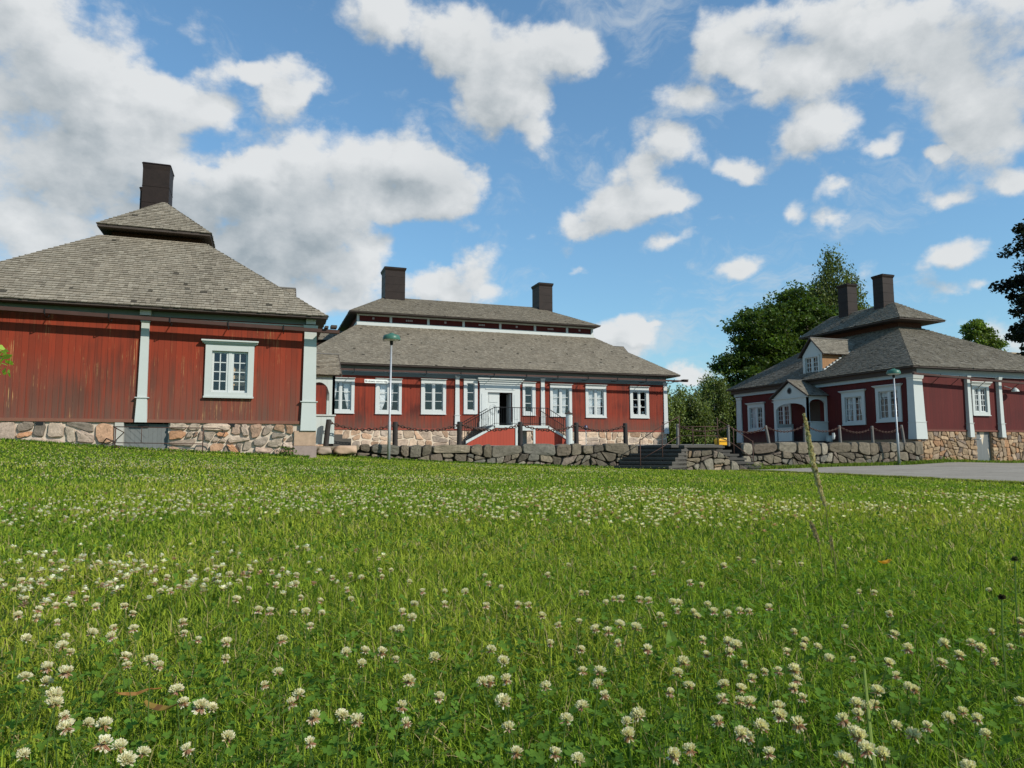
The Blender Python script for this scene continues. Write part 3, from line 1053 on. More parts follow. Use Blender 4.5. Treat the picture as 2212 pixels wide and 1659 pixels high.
for k, (o_, i_, sa, co, ro, cu) in enumerate(wins):
    c = window(MH, FM, o_, i_, sa, co, ro, cap=(o_[0] - .03, o_[1] + .03, o_[3] + .03, o_[3] + .075), curtain=cu, bar=.03, mull=.08, paint='white')
    if k == 7:
        mm = MB()
        for q in range(5):
            u = 21.0 + .17 * q
            fbox(mm, FM, u, u + .11, -.28, -.18, 2.62 + .45 * (q % 2), 2.74 + .45 * (q % 2) + .05 * (q % 3))
        mm.build('sill_ornament', MAT['white'], c)
m = MB()
fbox(m, FM, MX0, MX1, 0, .05, SM - .05, SM + .04)
m.build('sill_board', plain('red_sill_board', (.26, .06, .04), .8, var=.2, scale=4), MH)
m = MB()
stones(m, FM, split([(MX0, .6), (MX1, .6), (MX1, SM - .05), (MX0, SM - .05)], .1, .5, rnd, .35), .03, .035, PALE, rnd)
st = m.build('stone_base', MAT['stone'], MH)
m = MB()
m.box(MX0 + .01, MX1 - .01, YM + .008, YM + 12.4, .3, SM - .051)
m.build('mortar', plain('sandy_plaster', (.60, .50, .38), .9, var=.15, scale=3), st)
for u0, u1, zb in ((1.86, 2.1, 1.5), (9.90, 10.12, 1.64), (14.98, 15.20, 1.64), (23.06, 23.30, 1.45)):
    pilaster(MH, FM, u0, u1, zb, 4.58, .08, .75, mat='white')
m = MB()
fbox(m, FM, MX0, MX1, 0, .03, 4.42, 4.95)
fbox(m, right(MX1), YM, YM + 12.5, 0, .03, 4.42, 4.95)
fbox(m, left(MX0), YM, YM + 12.5, 0, .03, 4.42, 4.95)
m.build('cornice', MAT['grey_blue'], MH)
m = MB()
fbox(m, FM, MX0, MX1, .031, .05, 4.64, 4.69)
m.build('trim_board', MAT['white'], MH)
m = MB()
m.box(1.0, 24.3, YM - .86, YM - .74, 4.58, 4.67)
gut = m.build('gutter', MAT['gutter'], MH)
for u in np.arange(2.4, 24, 1.9):
    m = MB()
    m.tube([(u, YM - .05, 4.55), (u, YM - .5, 4.50), (u, YM - .88, 4.54), (u, YM - .9, 4.72)], .018, 5)
    m.build('hook', MAT['iron'], gut)
m = MB()
m.box(23.9, 24.25, YM - .98, YM - .66, 4.67, 4.72)
m.box(23.6, 24.0, YM - .3, YM - .1, 4.62, 4.72)
m.build('gutter_bracket', MAT['darkwood'], gut)
hip_roof(MH, 'lower_roof', (1.15, 23.86, YM - .75, YM + 13, 4.985), (4.88, 19.98, YM + 3.3, YM + 9.2, 7.74), 'shingle_main', .135, .12, 'frl', .07)
# clerestory band
YC = 41.3
FC = front(YC)
m = MB()
wall(m, FC, 4.92, 19.92, 7.5, 8.45)
wall(m, left(4.92), YC, YC + 6, 7.5, 8.45)
wall(m, right(19.92), YC, YC + 6, 7.5, 8.45)
cb = m.build('attic_band', MAT['red_far'], MH)
m = MB()
fbox(m, FC, 4.86, 19.98, 0, .06, 7.70, 7.93)
fbox(m, FC, 4.86, 19.98, 0, .05, 8.28, 8.38)
for u in (4.93, 6.83, 9.07, 11.25, 13.6, 15.9, 18.1, 19.86):
    fbox(m, FC, u - .07, u + .07, 0, .057, 7.93, 8.28)
fbox(m, left(4.92), YC, YC + 6, 0, .055, 7.62, 7.93)
m.build('band_frame', MAT['white'], cb)
m = MB()
for a, b in ((7.72, 8.15), (12.21, 12.63), (16.78, 17.18)):
    for q in range(4):
        x = a + (b - a) * q / 4
        fbox(m, FC, x, x + .08, 0, .03, 8.07, 8.17)
for a in (5.82, 10.13, 14.7, 18.99):
    fbox(m, FC, a - .07, a + .05, 0, .03, 8.08, 8.20)
m.build('vent_grille', plain('vent_grey', (.35, .28, .27), .7), cb)
mu = hip_roof(MH, 'upper_roof', (4.38, 20.22, YC - .62, YC + 6.6, 8.42), (6.95, 17.1, 44.2, 44.3, 10.1), 'shingle_main', .135, .12, 'frl', .06)
chimney(mu, 6.85, 8.10, 43.7, 45.2, 8.9, 11.95, .25, .06)
chimney(mu, 17.12, 18.08, 43.6, 44.9, 8.9, 11.7, .25, .06)
# lucarnes on the hipped ends
for F, xs in ((right(0), 23.5), (left(0), -2.1)):
    m = MB()
    y0, y1 = 43.45, 45.15
    X = abs(xs)
    wl = right(xs) if xs > 0 else left(-xs)
    wall(m, wl, y0, y1, 5.2, 6.95)
    m.face([wl(y0, 0, 6.95), wl(y1, 0, 6.95), wl(44.3, 0, 7.5)])
    a, b = (20.2, 23.5) if xs > 0 else (2.1, 4.6)
    wall(m, front(y0), a, b, 5.2, 6.95)
    wall(m, lambda u, d, z: (u, y1 + d, z), a, b, 5.2, 6.95)
    d_ = m.build('dormer', MAT['brownwood'], MH)
    if xs > 0:
        gable(d_, 'dormer_roof', right(0), 44.3, 1.05, 23.75, 0, 6.95, 7.72, 20.0, 'shingle_main')
    else:
        gable(d_, 'dormer_roof', left(0), 44.3, 1.05, -1.9, 0, 7.05, 7.75, -4.6, 'shingle_main')
# doorway
m = MB()
for a, b in ((11.30, 11.76), (13.22, 13.68)):
    fbox(m, FM, a, b, -.02, .09, 1.74, 4.20)
    fbox(m, FM, a + .1, b - .1, .09, .11, 2.2, 3.6)
    fbox(m, FM, a - .04, b + .04, .0, .13, 1.74, 2.05)
fbox(m, FM, 11.76, 13.22, -.02, .088, 3.70, 4.20)
fbox(m, FM, 11.62, 13.36, .09, .12, 3.86, 3.92)
fbox(m, FM, 11.25, 13.73, 0, .16, 4.20, 4.32)
fbox(m, FM, 11.18, 13.80, 0, .24, 4.32, 4.42)
fbox(m, FM, 11.13, 13.85, 0, .32, 4.42, 4.48)
dm = m.build('door_surround', MAT['white'], MH)
m = MB()
fbox(m, FM, 11.77, 12.49, -.12, -.06, 1.74, 3.69)
fbox(m, FM, 11.87, 12.39, -.06, -.035, 1.85, 2.35)
fbox(m, FM, 11.87, 12.39, -.06, -.035, 3.15, 3.58)
n = 14
for rr, zz in ((.25, 2.75), (.19, 2.75)):
    ring = [(12.13 + rr * math.cos(2 * math.pi * i / n), zz + rr * 1.25 * math.sin(2 * math.pi * i / n)) for i in range(n)]
    ring2 = [(12.13 + (rr - .035) * math.cos(2 * math.pi * i / n), zz + (rr - .035) * 1.25 * math.sin(2 * math.pi * i / n)) for i in range(n)]
    for i in range(n):
        j = (i + 1) % n
        m.face([FM(*ring[i][:1], -.04, ring[i][1]), FM(ring[j][0], -.04, ring[j][1]), FM(ring2[j][0], -.035, ring2[j][1]), FM(ring2[i][0], -.035, ring2[i][1])])
dd = m.build('door', MAT['white'], MH)
m = MB()
fbox(m, FM, 12.42, 12.47, -.06, -.01, 2.55, 2.72)
m.build('handle', MAT['iron'], dd)
m = MB()
m.box(13.16, 13.20, YM + .1, YM + .82, 1.74, 3.66)
m.build('door', MAT['white'], MH)

# entrance stair with platform
YS = 34.5
SZ = 1.72
ST = thing('entrance_stair', 'red boarded double stair with iron railing before the white door of the main building', 'stair', (12.5, YS, .8))
FS = front(YS)
m = MB()
bz = .62
m.face([FS(u, 0, z) for u, z in ((9.5, bz), (12.2, bz), (12.2, SZ - .12), (11.07, SZ - .12), (9.75, .92))])
m.face([FS(u, 0, z) for u, z in ((13.25, bz), (15.5, bz), (15.25, .92), (13.99, SZ - .12), (13.25, SZ - .12))])
m.face([FS(u, 0, z) for u, z in ((12.2, 1.50), (13.25, 1.50), (13.25, SZ - .12), (12.2, SZ - .12))])
m.build('side_panel', MAT['red_stair'], ST)
m = MB()
fbox(m, FS, 11.0, 14.05, -3.5, .05, SZ - .13, SZ)
for x, z0, x2, z2 in ((9.55, .92, 11.07, SZ - .005), (15.45, .92, 13.99, SZ - .005)):
    m.hexa([FS(x, .05, z0 - .14), FS(x2, .05, z2 - .125), FS(x2, -.05, z2 - .125), FS(x, -.05, z0 - .14),
            FS(x, .05, z0), FS(x2, .05, z2), FS(x2, -.05, z2), FS(x, -.05, z0)])
fbox(m, FS, 12.18, 12.29, 0, .045, bz, 1.59)
fbox(m, FS, 13.16, 13.27, 0, .045, bz, 1.59)
fbox(m, FS, 12.29, 13.16, 0, .043, 1.46, 1.59)
m.build('edge_board', MAT['grey_boards'], ST)
m = MB()
for k in range(6):
    z = .78 + k * .155
    for s_ in (-1, 1):
        xa = 12.5 + s_ * (2.95 - k * .25)
        xb = 12.5 + s_ * (2.95 - (k + 1) * .25)
        m.box(min(xa, xb), max(xa, xb), YS + .06, YS + 1.3, .6, z)
m.build('tread', MAT['stone_step'], ST)
m = MB()
m.box(12.3, 13.15, YS + .9, YS + .92, bz, 1.55)
m.box(12.3, 12.62, YS + .12, YS + .15, bz, 1.44)
m.build('under_door', MAT['paint'], ST)
m = MB()
def rail_run(m, p, q, n, h):
    p, q = Vector(p), Vector(q)
    up = Vector((0, 0, h))
    m.tube([p + up, q + up], .02, 5)
    m.tube([p + Vector((0, 0, .1)), q + Vector((0, 0, .1))], .012, 4)
    for i in range(n + 1):
        b = p.lerp(q, i / n)
        m.tube([b + Vector((0, 0, 0)), b + up], .009 if i % 8 else .018, 4)
for yy in (YS + .02, YS + 1.28):
    rail_run(m, (9.5, yy, .85), (11.07, yy, SZ), 14, .92)
    rail_run(m, (13.99, yy, SZ), (15.45, yy, .85), 13, .92)
rail_run(m, (11.07, YS + .02, SZ), (13.99, YS + .02, SZ), 24, .92)
m.build('iron_railing', MAT['iron'], ST)

# ------------------------------------------------------------------ far house on the right
XR, YR, SR = 25.9, 22.7, 1.24
RH = thing('red_house', 'wine red house at the right with a gabled porch and a roof dormer', 'house', (XR, YR, .86))
FR, FRl = front(YR), left(XR)
RX1 = 35.9
RY1 = 34.75
m = MB()
wall(m, FR, XR, RX1, SR, 3.6, [(29.36, 30.10, 2.06, 3.12)])
Lw = [((23.32, 24.66, 1.62, 3.18), (23.48, 24.50, 1.78, 3.0)),
      ((25.29, 26.65, 1.56, 3.10), (25.45, 26.47, 1.72, 2.88)),
      ((30.13, 31.36, 1.56, 2.93), (30.28, 31.2, 1.72, 2.75)),
      ((32.22, 33.62, 1.47, 2.98), (32.38, 33.46, 1.62, 2.80))]
wall(m, FRl, YR, RY1, .86, 3.6, [w[1] for w in Lw] + [(28.1, 29.0, .95, 2.85)])
wall(m, right(RX1), YR, RY1, SR, 3.6)
m.face([(XR, RY1, .86), (RX1, RY1, .86), (RX1, RY1, 3.6), (XR, RY1, 3.6)])
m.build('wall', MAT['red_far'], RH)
room(RH, XR, RX1, YR, RY1, 1.30, 3.5, [(29.36, 30.10, 2.06, 3.12)], [w[1] for w in Lw])
cur = [[(23.49, 23.9, 23.49, 23.75, .22), (24.05, 24.49, 24.05, 24.49, .2)], [(25.46, 25.75, 25.46, 25.6, .9), (26.15, 26.46, 26.3, 26.46, .9)], None, [(33.1, 33.45, 33.2, 33.45, .97)]]
for (o_, i_), cu in zip(Lw, cur):
    window(RH, FRl, o_, i_, 2, 2, 4, cap=(o_[0] - .1, o_[1] + .1, o_[3] + .03, o_[3] + .09), curtain=cu)
window(RH, FR, (29.22, 30.24, 1.89, 3.23), (29.36, 30.10, 2.06, 3.12), 2, 2, 4, cap=(29.12, 30.36, 3.30, 3.40), bar=.028)
m = MB()
fbox(m, FR, XR, RX1, 0, .05, SR - .04, SR + .03)
m.build('sill_board', plain('red_brown_sill', (.15, .05, .035), .8, var=.2), RH)
rnd = random.Random(5)
m = MB()
polys = split([(XR + .0, -.6), (29.36, -.6), (29.36, 1.20), (XR + .0, 1.20)], .03, .16, rnd, .42)
polys += split([(30.28, -.6), (RX1, -.6), (RX1, 1.20), (30.28, 1.20)], .03, .16, rnd, .42)
stones(m, FR, polys, .016, .05, TAN, rnd)
st = m.build('stone_base', MAT['stone'], RH)
m = MB()
m.box(XR + .02, 29.36, YR + .01, YR + .5, -.6, 1.199)
m.box(30.28, RX1 - .02, YR + .01, YR + .5, -.6, 1.199)
m.box(XR + .02, XR + .5, YR + .51, RY1, .2, .86)
m.build('mortar', plain('brown_mortar', (.30, .20, .12), .9, var=.2, scale=7, bs=.4), st)
m = MB()
fbox(m, FR, 29.36, 30.28, -.16, -.10, -.5, 1.199)
dr = m.build('cellar_door', MAT['greydoor'], RH)
m = MB()
m.face([FR(29.68, -.097, 1.19), FR(29.98, -.097, 1.19), FR(29.83, -.097, .62)])
m.face([FR(30.12, -.097, .45), FR(30.22, -.097, .0), FR(30.24, -.097, .0), FR(30.16, -.097, .46)])
m.build('pale_triangle', plain('cream_triangle', (.62, .52, .38), .7, var=.1), dr)
m = MB()
m.tube([FR(29.18, .0, .86), FR(29.3, .2, .86), FR(29.42, .2, .90)], .025, 5)
m.build('lever', MAT['galv'], RH)
# posts
m = MB()
def corner(m, x0, x1, y0, y1, z0, z1, z2):
    m.taper((x0 - .05, x1 + .07, y0 - .07, y1 + .02, z0), (x0 - .03, x1 + .05, y0 - .05, y1, z1))
    m.taper((x0 - .05, x1 + .065, y0 - .065, y1, z1), (x0 - .05, x1 + .065, y0 - .065, y1, z1 + .03))
    m.taper((x0 - .02, x1 + .04, y0 - .035, y1, z1 + .03), (x0, x1, y0, y1, z2 - .16))
    m.taper((x0 - .02, x1 + .03, y0 - .03, y1, z2 - .16), (x0 - .05, x1 + .06, y0 - .06, y1, z2))
corner(m, XR - .05, 26.35, YR - .05, YR + .28, .86, 1.57, 3.58)
m.build('corner_post', MAT['paint'], RH)
m = MB()
corner(m, XR - .05, XR + .3, 34.2, 34.62, .86, 1.5, 3.45)
m.build('corner_post', MAT['paint'], RH)
for u in (28.84, 30.74):
    pilaster(RH, FR, u, u + .17, .95, 3.62, .16, .62)
m = MB()
fbox(m, FR, XR, RX1, 0, .04, 3.64, 3.87)
fbox(m, FR, XR - .06, RX1, .04, .10, 3.60, 3.64)
fbox(m, FRl, YR - .05, RY1, 0, .10, 3.50, 3.66)
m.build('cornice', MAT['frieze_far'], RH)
m = MB()
fbox(m, FRl, YR - .2, RY1 + .1, 0, .22, 3.66, 3.86)
m.build('eaves_box', MAT['darkwood'], RH)
m = MB()
y = YR - .42
for a, b in ((25.45, 30.0), (30.0, 36.5)):
    za, zb = 3.60 - .035 * (a - 25.5), 3.60 - .035 * (b - 25.5)
    m.hexa([(a, y - .05, za - .06), (b, y - .05, zb - .06), (b, y + .05, zb - .06), (a, y + .05, za - .06),
            (a, y - .06, za + .02), (b, y - .06, zb + .02), (b, y + .06, zb + .02), (a, y + .06, za + .02)])
gut = m.build('gutter', MAT['gutter'], RH)
for u in (26.9, 28.0, 29.6, 31.6, 33.4):
    m = MB()
    z = 3.60 - .035 * (u - 25.5)
    m.tube([(u, YR, z - .35), (u, YR - .44, z - .05), (u, YR - .49, z + .05)], .013, 5)
    m.build('hook', MAT['iron'], gut)
m = MB()
m.tube([(31.3, YR - .3, 3.12), (31.25, YR - .02, 3.25)], .02, 6)
m.lathe([(.16, 0), (.13, .08), (.06, .16), (.03, .18)], (31.5, YR - .32, 2.98), 12)
m.build('wall_lamp', MAT['paint'], RH)
# roofs
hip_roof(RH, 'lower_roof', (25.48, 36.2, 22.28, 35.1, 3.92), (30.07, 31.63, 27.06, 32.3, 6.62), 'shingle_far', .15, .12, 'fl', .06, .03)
m = MB()
wall(m, front(27.05), 30.06, 31.64, 6.3, 7.0)
wall(m, left(30.06), 27.05, 32.3, 6.3, 7.0)
wall(m, right(31.64), 27.05, 32.3, 6.3, 7.0)
m.build('attic_band', MAT['brownwood'], RH)
ru = hip_roof(RH, 'upper_roof', (29.32, 32.38, 26.25, 33.3, 6.93), (30.78, 30.82, 27.85, 32.2, 8.08), 'shingle_far', .15, .12, 'fl', .07, .03)
chimney(ru, 30.45, 31.18, 28.2, 28.85, 7.2, 9.66, .2, .05)
chimney(ru, 30.45, 31.12, 30.6, 31.3, 7.2, 9.70, .2, .05)
# dormer
DX = 26.2
FD = left(DX)
m = MB()
wall(m, FD, 28.14, 29.50, 3.95, 5.24, [(28.40, 29.28, 4.12, 5.12)])
m.face([FD(28.14, 0, 5.24), FD(29.50, 0, 5.24), FD(28.82, 0, 5.98)])
dm = m.build('dormer', MAT['paint'], RH)
m = MB()
wall(m, front(28.14), DX, 28.6, 3.95, 5.24)
m.build('dormer_cheek', MAT['orangewood'], dm)
m = MB()
wall(m, lambda u, d, z: (u, 29.50 + d, z), DX, 28.6, 3.95, 5.24)
m.build('dormer_cheek', MAT['orangewood'], dm)
m = MB()
m.face([FD(28.14, -.8, 3.95), FD(29.5, -.8, 3.95), FD(29.5, -.8, 5.2), FD(28.14, -.8, 5.2)])
m.build('interior', MAT['room'], dm)
m = MB()
window(dm, FD, (28.30, 29.38, 4.04, 5.20), (28.40, 29.28, 4.12, 5.12), 2, 2, 4, bar=.03)
m = MB()
# white flashing boards stepping down the roof beside the cheek
for k in range(9):
    x = DX + .03 + k * .2
    z = 3.92 + (x - 25.48) * .58
    m.box(x, x + .16, 28.06, 28.14, z + .02, z + .13)
m.build('flashing', MAT['white'], dm)
gable(dm, 'dormer_roof', left(0), 28.82, .90, -(DX - .12), 0, 5.20, 6.12, -28.9, 'shingle_far', e=.12)
# porch
GX = 24.7
FG = left(GX)
pz = .86
y0, y1 = 27.62, 30.02
m = MB()
n = 12
# gable wall with round window
m.face([FG(y0, 0, 2.96), FG(y1, 0, 2.96), FG(y1, 0, 3.08), FG(y0, 0, 3.08)])
m.face([FG(y0 + .02, 0, 3.08), FG(y1 - .02, 0, 3.08), FG((y0 + y1) / 2, 0, 3.80)])
arch_panel(m, FG, y0, y1, pz, 2.96, .15, .34, .1)
fbox(m, FG, y0 - .06, y1 + .06, .005, .05, 2.98, 3.03)
pf = m.build('porch_frame', MAT['paint'], RH)
m = MB()
cc = FG((y0 + y1) / 2, 0, 3.36)
ring = [(28.82 + .13 * math.cos(2 * math.pi * i / 16), 3.36 + .13 * math.sin(2 * math.pi * i / 16)) for i in range(16)]
m.face([FG(a, .012, b) for a, b in ring])
m.build('round_window', MAT['iron'], pf)
m = MB()
ring2 = [(28.82 + .17 * math.cos(2 * math.pi * i / 16), 3.36 + .17 * math.sin(2 * math.pi * i / 16)) for i in range(16)]
for i in range(16):
    j = (i + 1) % 16
    m.face([FG(*ring[i][:1], .02, ring[i][1]), FG(ring[j][0], .02, ring[j][1]), FG(ring2[j][0], .008, ring2[j][1]), FG(ring2[i][0], .008, ring2[i][1])])
m.build('window_ring', MAT['grey_blue'], pf)
m = MB()
Fs = front(y0)
wall(m, Fs, GX, XR, pz, 1.76)
arch_panel(m, Fs, GX, XR, 1.80, 3.1, .13, .22, .08)
fbox(m, Fs, GX - .03, XR, 0, .04, 1.76, 1.80)
m.build('porch_parapet', MAT['paint'], RH)
m = MB()
wall(m, FG, 28.75, 29.75, pz, 1.5)
fbox(m, FG, 28.75, 29.76, 0, .04, 1.5, 1.54)
m.build('porch_parapet', MAT['paint'], RH)
m = MB()
wall(m, lambda u, d, z: (u, y1 + d, z), GX, XR, pz, 1.76)
m.build('porch_parapet', MAT['paint'], RH)
gable(RH, 'porch_roof', left(0), 28.82, 1.36, -(GX - .14), 0, 3.06, 3.90, -(XR + .6), 'shingle_far', e=.12)
m = MB()
m.box(GX, XR, y0, y1, .55, pz)
m.box(GX - .35, GX, 27.9, 28.7, .5, .74)
m.build('porch_step', MAT['stone_step'], RH)
m = MB()
fbox(m, FRl, 28.1, 29.0, -.12, -.08, .95, 2.85)
m.build('door', MAT['darkwood'], RH)

# ------------------------------------------------------------------ terrace walls
WY = 22.5
FW = front(WY)
zt = lambda x: .59 + .006 * x
def terrace(label, u0, u1, seed, pts_top, rnd, name='stone_wall', y=WY, low=None, back=.75):
    o = thing(name, label, 'stone wall', (u0, y, 0))
    F = front(y)
    m = MB()
    # long coping stones, then rubble under them
    u = u0
    polys = []
    zc = .27
    while u < u1 - .05:
        w = rnd.choice((rnd.uniform(.28, .6), rnd.uniform(.6, 1.35)))
        b = min(u1, u + w)
        if u1 - b < .3:
            b = u1
        f0, f1 = pts_top(u), pts_top(b)
        zq = lambda q: zc + .09 * math.sin(q * 2.3 + seed) + .05 * math.sin(q * 5.1)
        j0, j1 = rnd.uniform(-.05, .05), rnd.uniform(-.05, .05)
        polys.append([(u, zq(u)), (b, zq(b)), (b + .0, f1 + rnd.uniform(-.07, .03)), (u + .0, f0 + rnd.uniform(-.07, .03))])
        u = b
    us = np.linspace(u0, u1, 30)
    base = min(float(gz(us, np.full(30, y)).min()) - .15, -.1)
    seg = np.linspace(u0, u1, max(2, int((u1 - u0) / 1.7)) + 1)
    for a, b in zip(seg[:-1], seg[1:]):
        chunk = [(a, base), (b, base)] + [(q, zq(q)) for q in np.linspace(b, a, 5)]
        polys += split(chunk, .025, .24, rnd, .55)
    stones(m, F, polys, .016, .12, GREY, rnd, side=.14)
    m.build('stones', MAT['stone'], o)
    m = MB()
    for a, b in zip(np.linspace(u0, u1, 24)[:-1], np.linspace(u0, u1, 24)[1:]):
        t_ = min(pts_top(a), pts_top(b)) - .07
        m.box(a, b, y + .03, y + back, base, t_)
    m.build('core', MAT['gap'], o)
    return o
rnd = random.Random(21)
terrace('low grey rubble wall of the terrace before the main building, left of the stone steps', 1.25, 12.55, 1, lambda u: zt(u) + (-.05 if u < 2.6 else 0), rnd)
terrace('low grey rubble wall of the terrace before the right house, right of the stone steps', 16.95, XR - .02, 2, lambda u: zt(u) + .02, rnd)
# a few tumbled boulders near the corner post
for k, (x, y, z, sx, sy, sz, c, lb) in enumerate(((2.35, 22.3, .43, .42, .25, .17, (.42, .30, .21), 'pale pink boulder in the terrace wall beside the near house porch'),
                                             (1.72, 22.2, .40, .26, .2, .14, (.30, .24, .19), 'small brown grey boulder squeezed against the near house porch wall'))):
    bm = bmesh.new()
    bmesh.ops.create_icosphere(bm, subdivisions=3, radius=1)
    for v in bm.verts:
        k_ = 1 + .18 * math.sin(v.co.x * 3.1 + k) * math.cos(v.co.y * 2.7) + .1 * math.sin(v.co.z * 5 + v.co.x * 4)
        v.co = Vector((max(-.8, min(.8, v.co.x * k_)) * sx, max(-.75, min(.75, v.co.y * k_)) * sy, max(-.7, min(.8, v.co.z * k_)) * sz))
    me = bpy.data.meshes.new('boulder')
    bm.to_mesh(me)
    bm.free()
    shade_smooth(me)
    me.materials.append(plain('boulder_stone', c, .9, var=.3, scale=5, bs=.6))
    o = bpy.data.objects.new('boulder', me)
    COL.objects.link(o)
    o.location = (x, y, z)
    tag(o, lb, 'boulder')
# bastion between the two flights of steps
BS = thing('stone_bastion', 'low rounded rubble bastion with sloping ends between the two flights of stone steps', 'stone wall', (14.5, 21.6, 0))
FB = front(21.6)
m = MB()
poly = [(12.75, -.4), (16.75, -.42), (16.2, -.12), (15.35, .33), (15.05, .42), (13.75, .40), (13.45, .22), (13.1, -.1)]
pl = split(poly, .05, .2, rnd, .4)
GB = GREY + [(.30, .235, .155), (.33, .25, .17), (.27, .215, .15), (.31, .22, .14)]
stones(m, FB, pl, .018, .11, GB, rnd, side=.15)
m.build('stones', MAT['stone'], BS)
m = MB()
m.hexa([(12.85, 21.64, -.4), (16.65, 21.64, -.4), (16.65, 22.5, -.4), (12.85, 22.5, -.4), (13.72, 21.64, .36), (15.1, 21.64, .36), (15.1, 22.5, .36), (13.72, 22.5, .36)])
m.build('core', MAT['gap'], BS)
m = MB()
m.box(13.35, 15.45, 21.55, 23.4, .50, .60)
m.box(13.5, 15.3, 21.75, 23.4, .37, .497)
m.build('landing_slab', MAT['stone_step'], BS)
# the two flights
def flight(label, bottom, top, width, n, z0, z1):
    o = thing('stone_steps', label, 'steps', (bottom[0], bottom[1], z0))
    c = Vector((top[0] - bottom[0], top[1] - bottom[1], 0))
    L = c.length
    c.normalize()
    s_ = Vector((c.y, -c.x, 0))
    m = MB()
    for k in range(n):
        za = z0 + (z1 - z0) * (k + 1) / n
        p = Vector((bottom[0], bottom[1], 0)) + c * (L * k / n)
        q = Vector((top[0], top[1], 0)) + c * .3
        hw = width / 2
        lo = za - (z1 - z0) / n - .3
        j = random.uniform(-.04, .04)
        # tread slab with a nosing, body below set back
        pts = [p - s_ * (hw + j) - c * .03, p + s_ * hw - c * .03, q + s_ * hw, q - s_ * (hw + j)]
        m.hexa([(v.x, v.y, za - .075) for v in pts] + [(v.x, v.y, za) for v in pts])
        p2 = p + c * .03
        pts = [p2 - s_ * hw * .98, p2 + s_ * hw * .98, q + s_ * hw * .98, q - s_ * hw * .98]
        m.hexa([(v.x, v.y, lo) for v in pts] + [(v.x, v.y, za - .077) for v in pts])
    m.build('tread', MAT['stone_step'], o)
    return o
flight('dark stone steps climbing rightwards from the lawn to the terrace, left of the bastion', (11.95, 21.15), (13.45, 22.35), 1.9, 6, -.25, .58)
flight('dark stone steps half hidden behind the bastion, descending to the right beside the road', (17.05, 21.9), (15.5, 22.3), 1.0, 6, -.3, .56)

# iron handrails
def railing(label, posts, rails, r=.018):
    m = MB()
    for x, y, z0, z1 in posts:
        m.tube([(x, y, z0), (x, y, z1)], r, 6)
    for rr in rails:
        m.tube(rr, r * .75, 5)
    o = m.build('iron_railing', MAT['rust'], smooth=True, loc=(posts[0][0], posts[0][1], posts[0][2]))
    return tag(o, label, 'railing')
railing('thin rusty handrail rising beside the left flight of stone steps', [(11.93, 21.2, -.35, .79), (12.78, 21.2, -.1, 1.27)],
        [[(11.95, 21.2, .76), (12.78, 21.2, 1.24), (13.8, 21.7, 1.6)], [(11.95, 21.2, .10), (12.8, 21.2, .52), (13.8, 21.7, .93)]])
railing('thin rusty railing of four uprights on the landing between the stone steps', [(13.82, 21.75, .58, 1.55), (14.36, 21.75, .58, 1.25), (14.87, 21.75, .58, 1.26), (15.4, 21.75, .58, 1.56)],
        [[(13.82, 21.75, 1.24), (15.4, 21.75, 1.25)], [(13.82, 21.75, .91), (15.4, 21.75, .92)]])
railing('thin rusty handrail falling beside the right flight of stone steps', [(16.07, 21.75, .2, 1.2), (16.9, 21.75, -.4, .75)],
        [[(15.4, 21.75, 1.5), (16.07, 21.75, 1.18), (16.9, 21.75, .72)], [(15.4, 21.75, .93), (16.07, 21.75, .62), (16.9, 21.75, .1)]])

# ------------------------------------------------------------------ posts and chains on the terrace edge
post_m = {}
def post(x, z0, z1, lean, r, mat, label, group, y=22.75):
    m = MB()
    h = z1 - z0
    m.tube([(x, y, z0 - .1), (x + lean * .5 * h, y + .0, z0 + h * .5), (x + lean * h, y, z1 - .02), (x + lean * h, y, z1)], [r * 1.05, r, r * .97, r * .8], 10)
    o = m.build('chain_post', MAT[mat], smooth=False, loc=(x, y, z0))
    return tag(o, label, 'post', group)
words = ['first', 'second', 'third', 'fourth', 'fifth', 'sixth', 'seventh']
pa = [(1.80, .60, 1.38, .10), (3.95, .60, 1.33, 0), (6.07, .62, 1.36, 0), (8.2, .64, 1.38, 0), (10.28, .65, 1.38, 0), (12.21, .68, 1.38, -.02)]
for k, (x, z0, z1, ln) in enumerate(pa):
    lb = 'thick tarred post leaning right beside the near house porch, end of the chain' if k == 0 else f'thick tarred upright chain post on the left terrace wall, {words[k]} from the near house'
    post(x, z0, z1, ln, .082, 'post', lb, 'dark posts along the left terrace wall', 22.72)
post(14.72, .55, 1.40, 0, .06, 'greypost', 'grey weathered post behind the landing railing, between the two flights of steps', None, 23.3)
pb = [(16.58, .66, 1.36, 0), (18.44, .70, 1.36, -.22), (20.14, .72, 1.46, .02), (21.92, .75, 1.40, -.05), (23.6, .77, 1.39, -.03), (25.27, .79, 1.45, -.16)]
for k, (x, z0, z1, ln) in enumerate(pb):
    lb = f'slim grey weathered chain post on the right terrace wall, {words[k]} from the steps'
    if k == 1:
        lb = 'slim grey post tilting left on the right terrace wall before the porch house window'
    post(x, z0, z1, ln, .055, 'greypost', lb, 'grey posts along the right terrace wall')

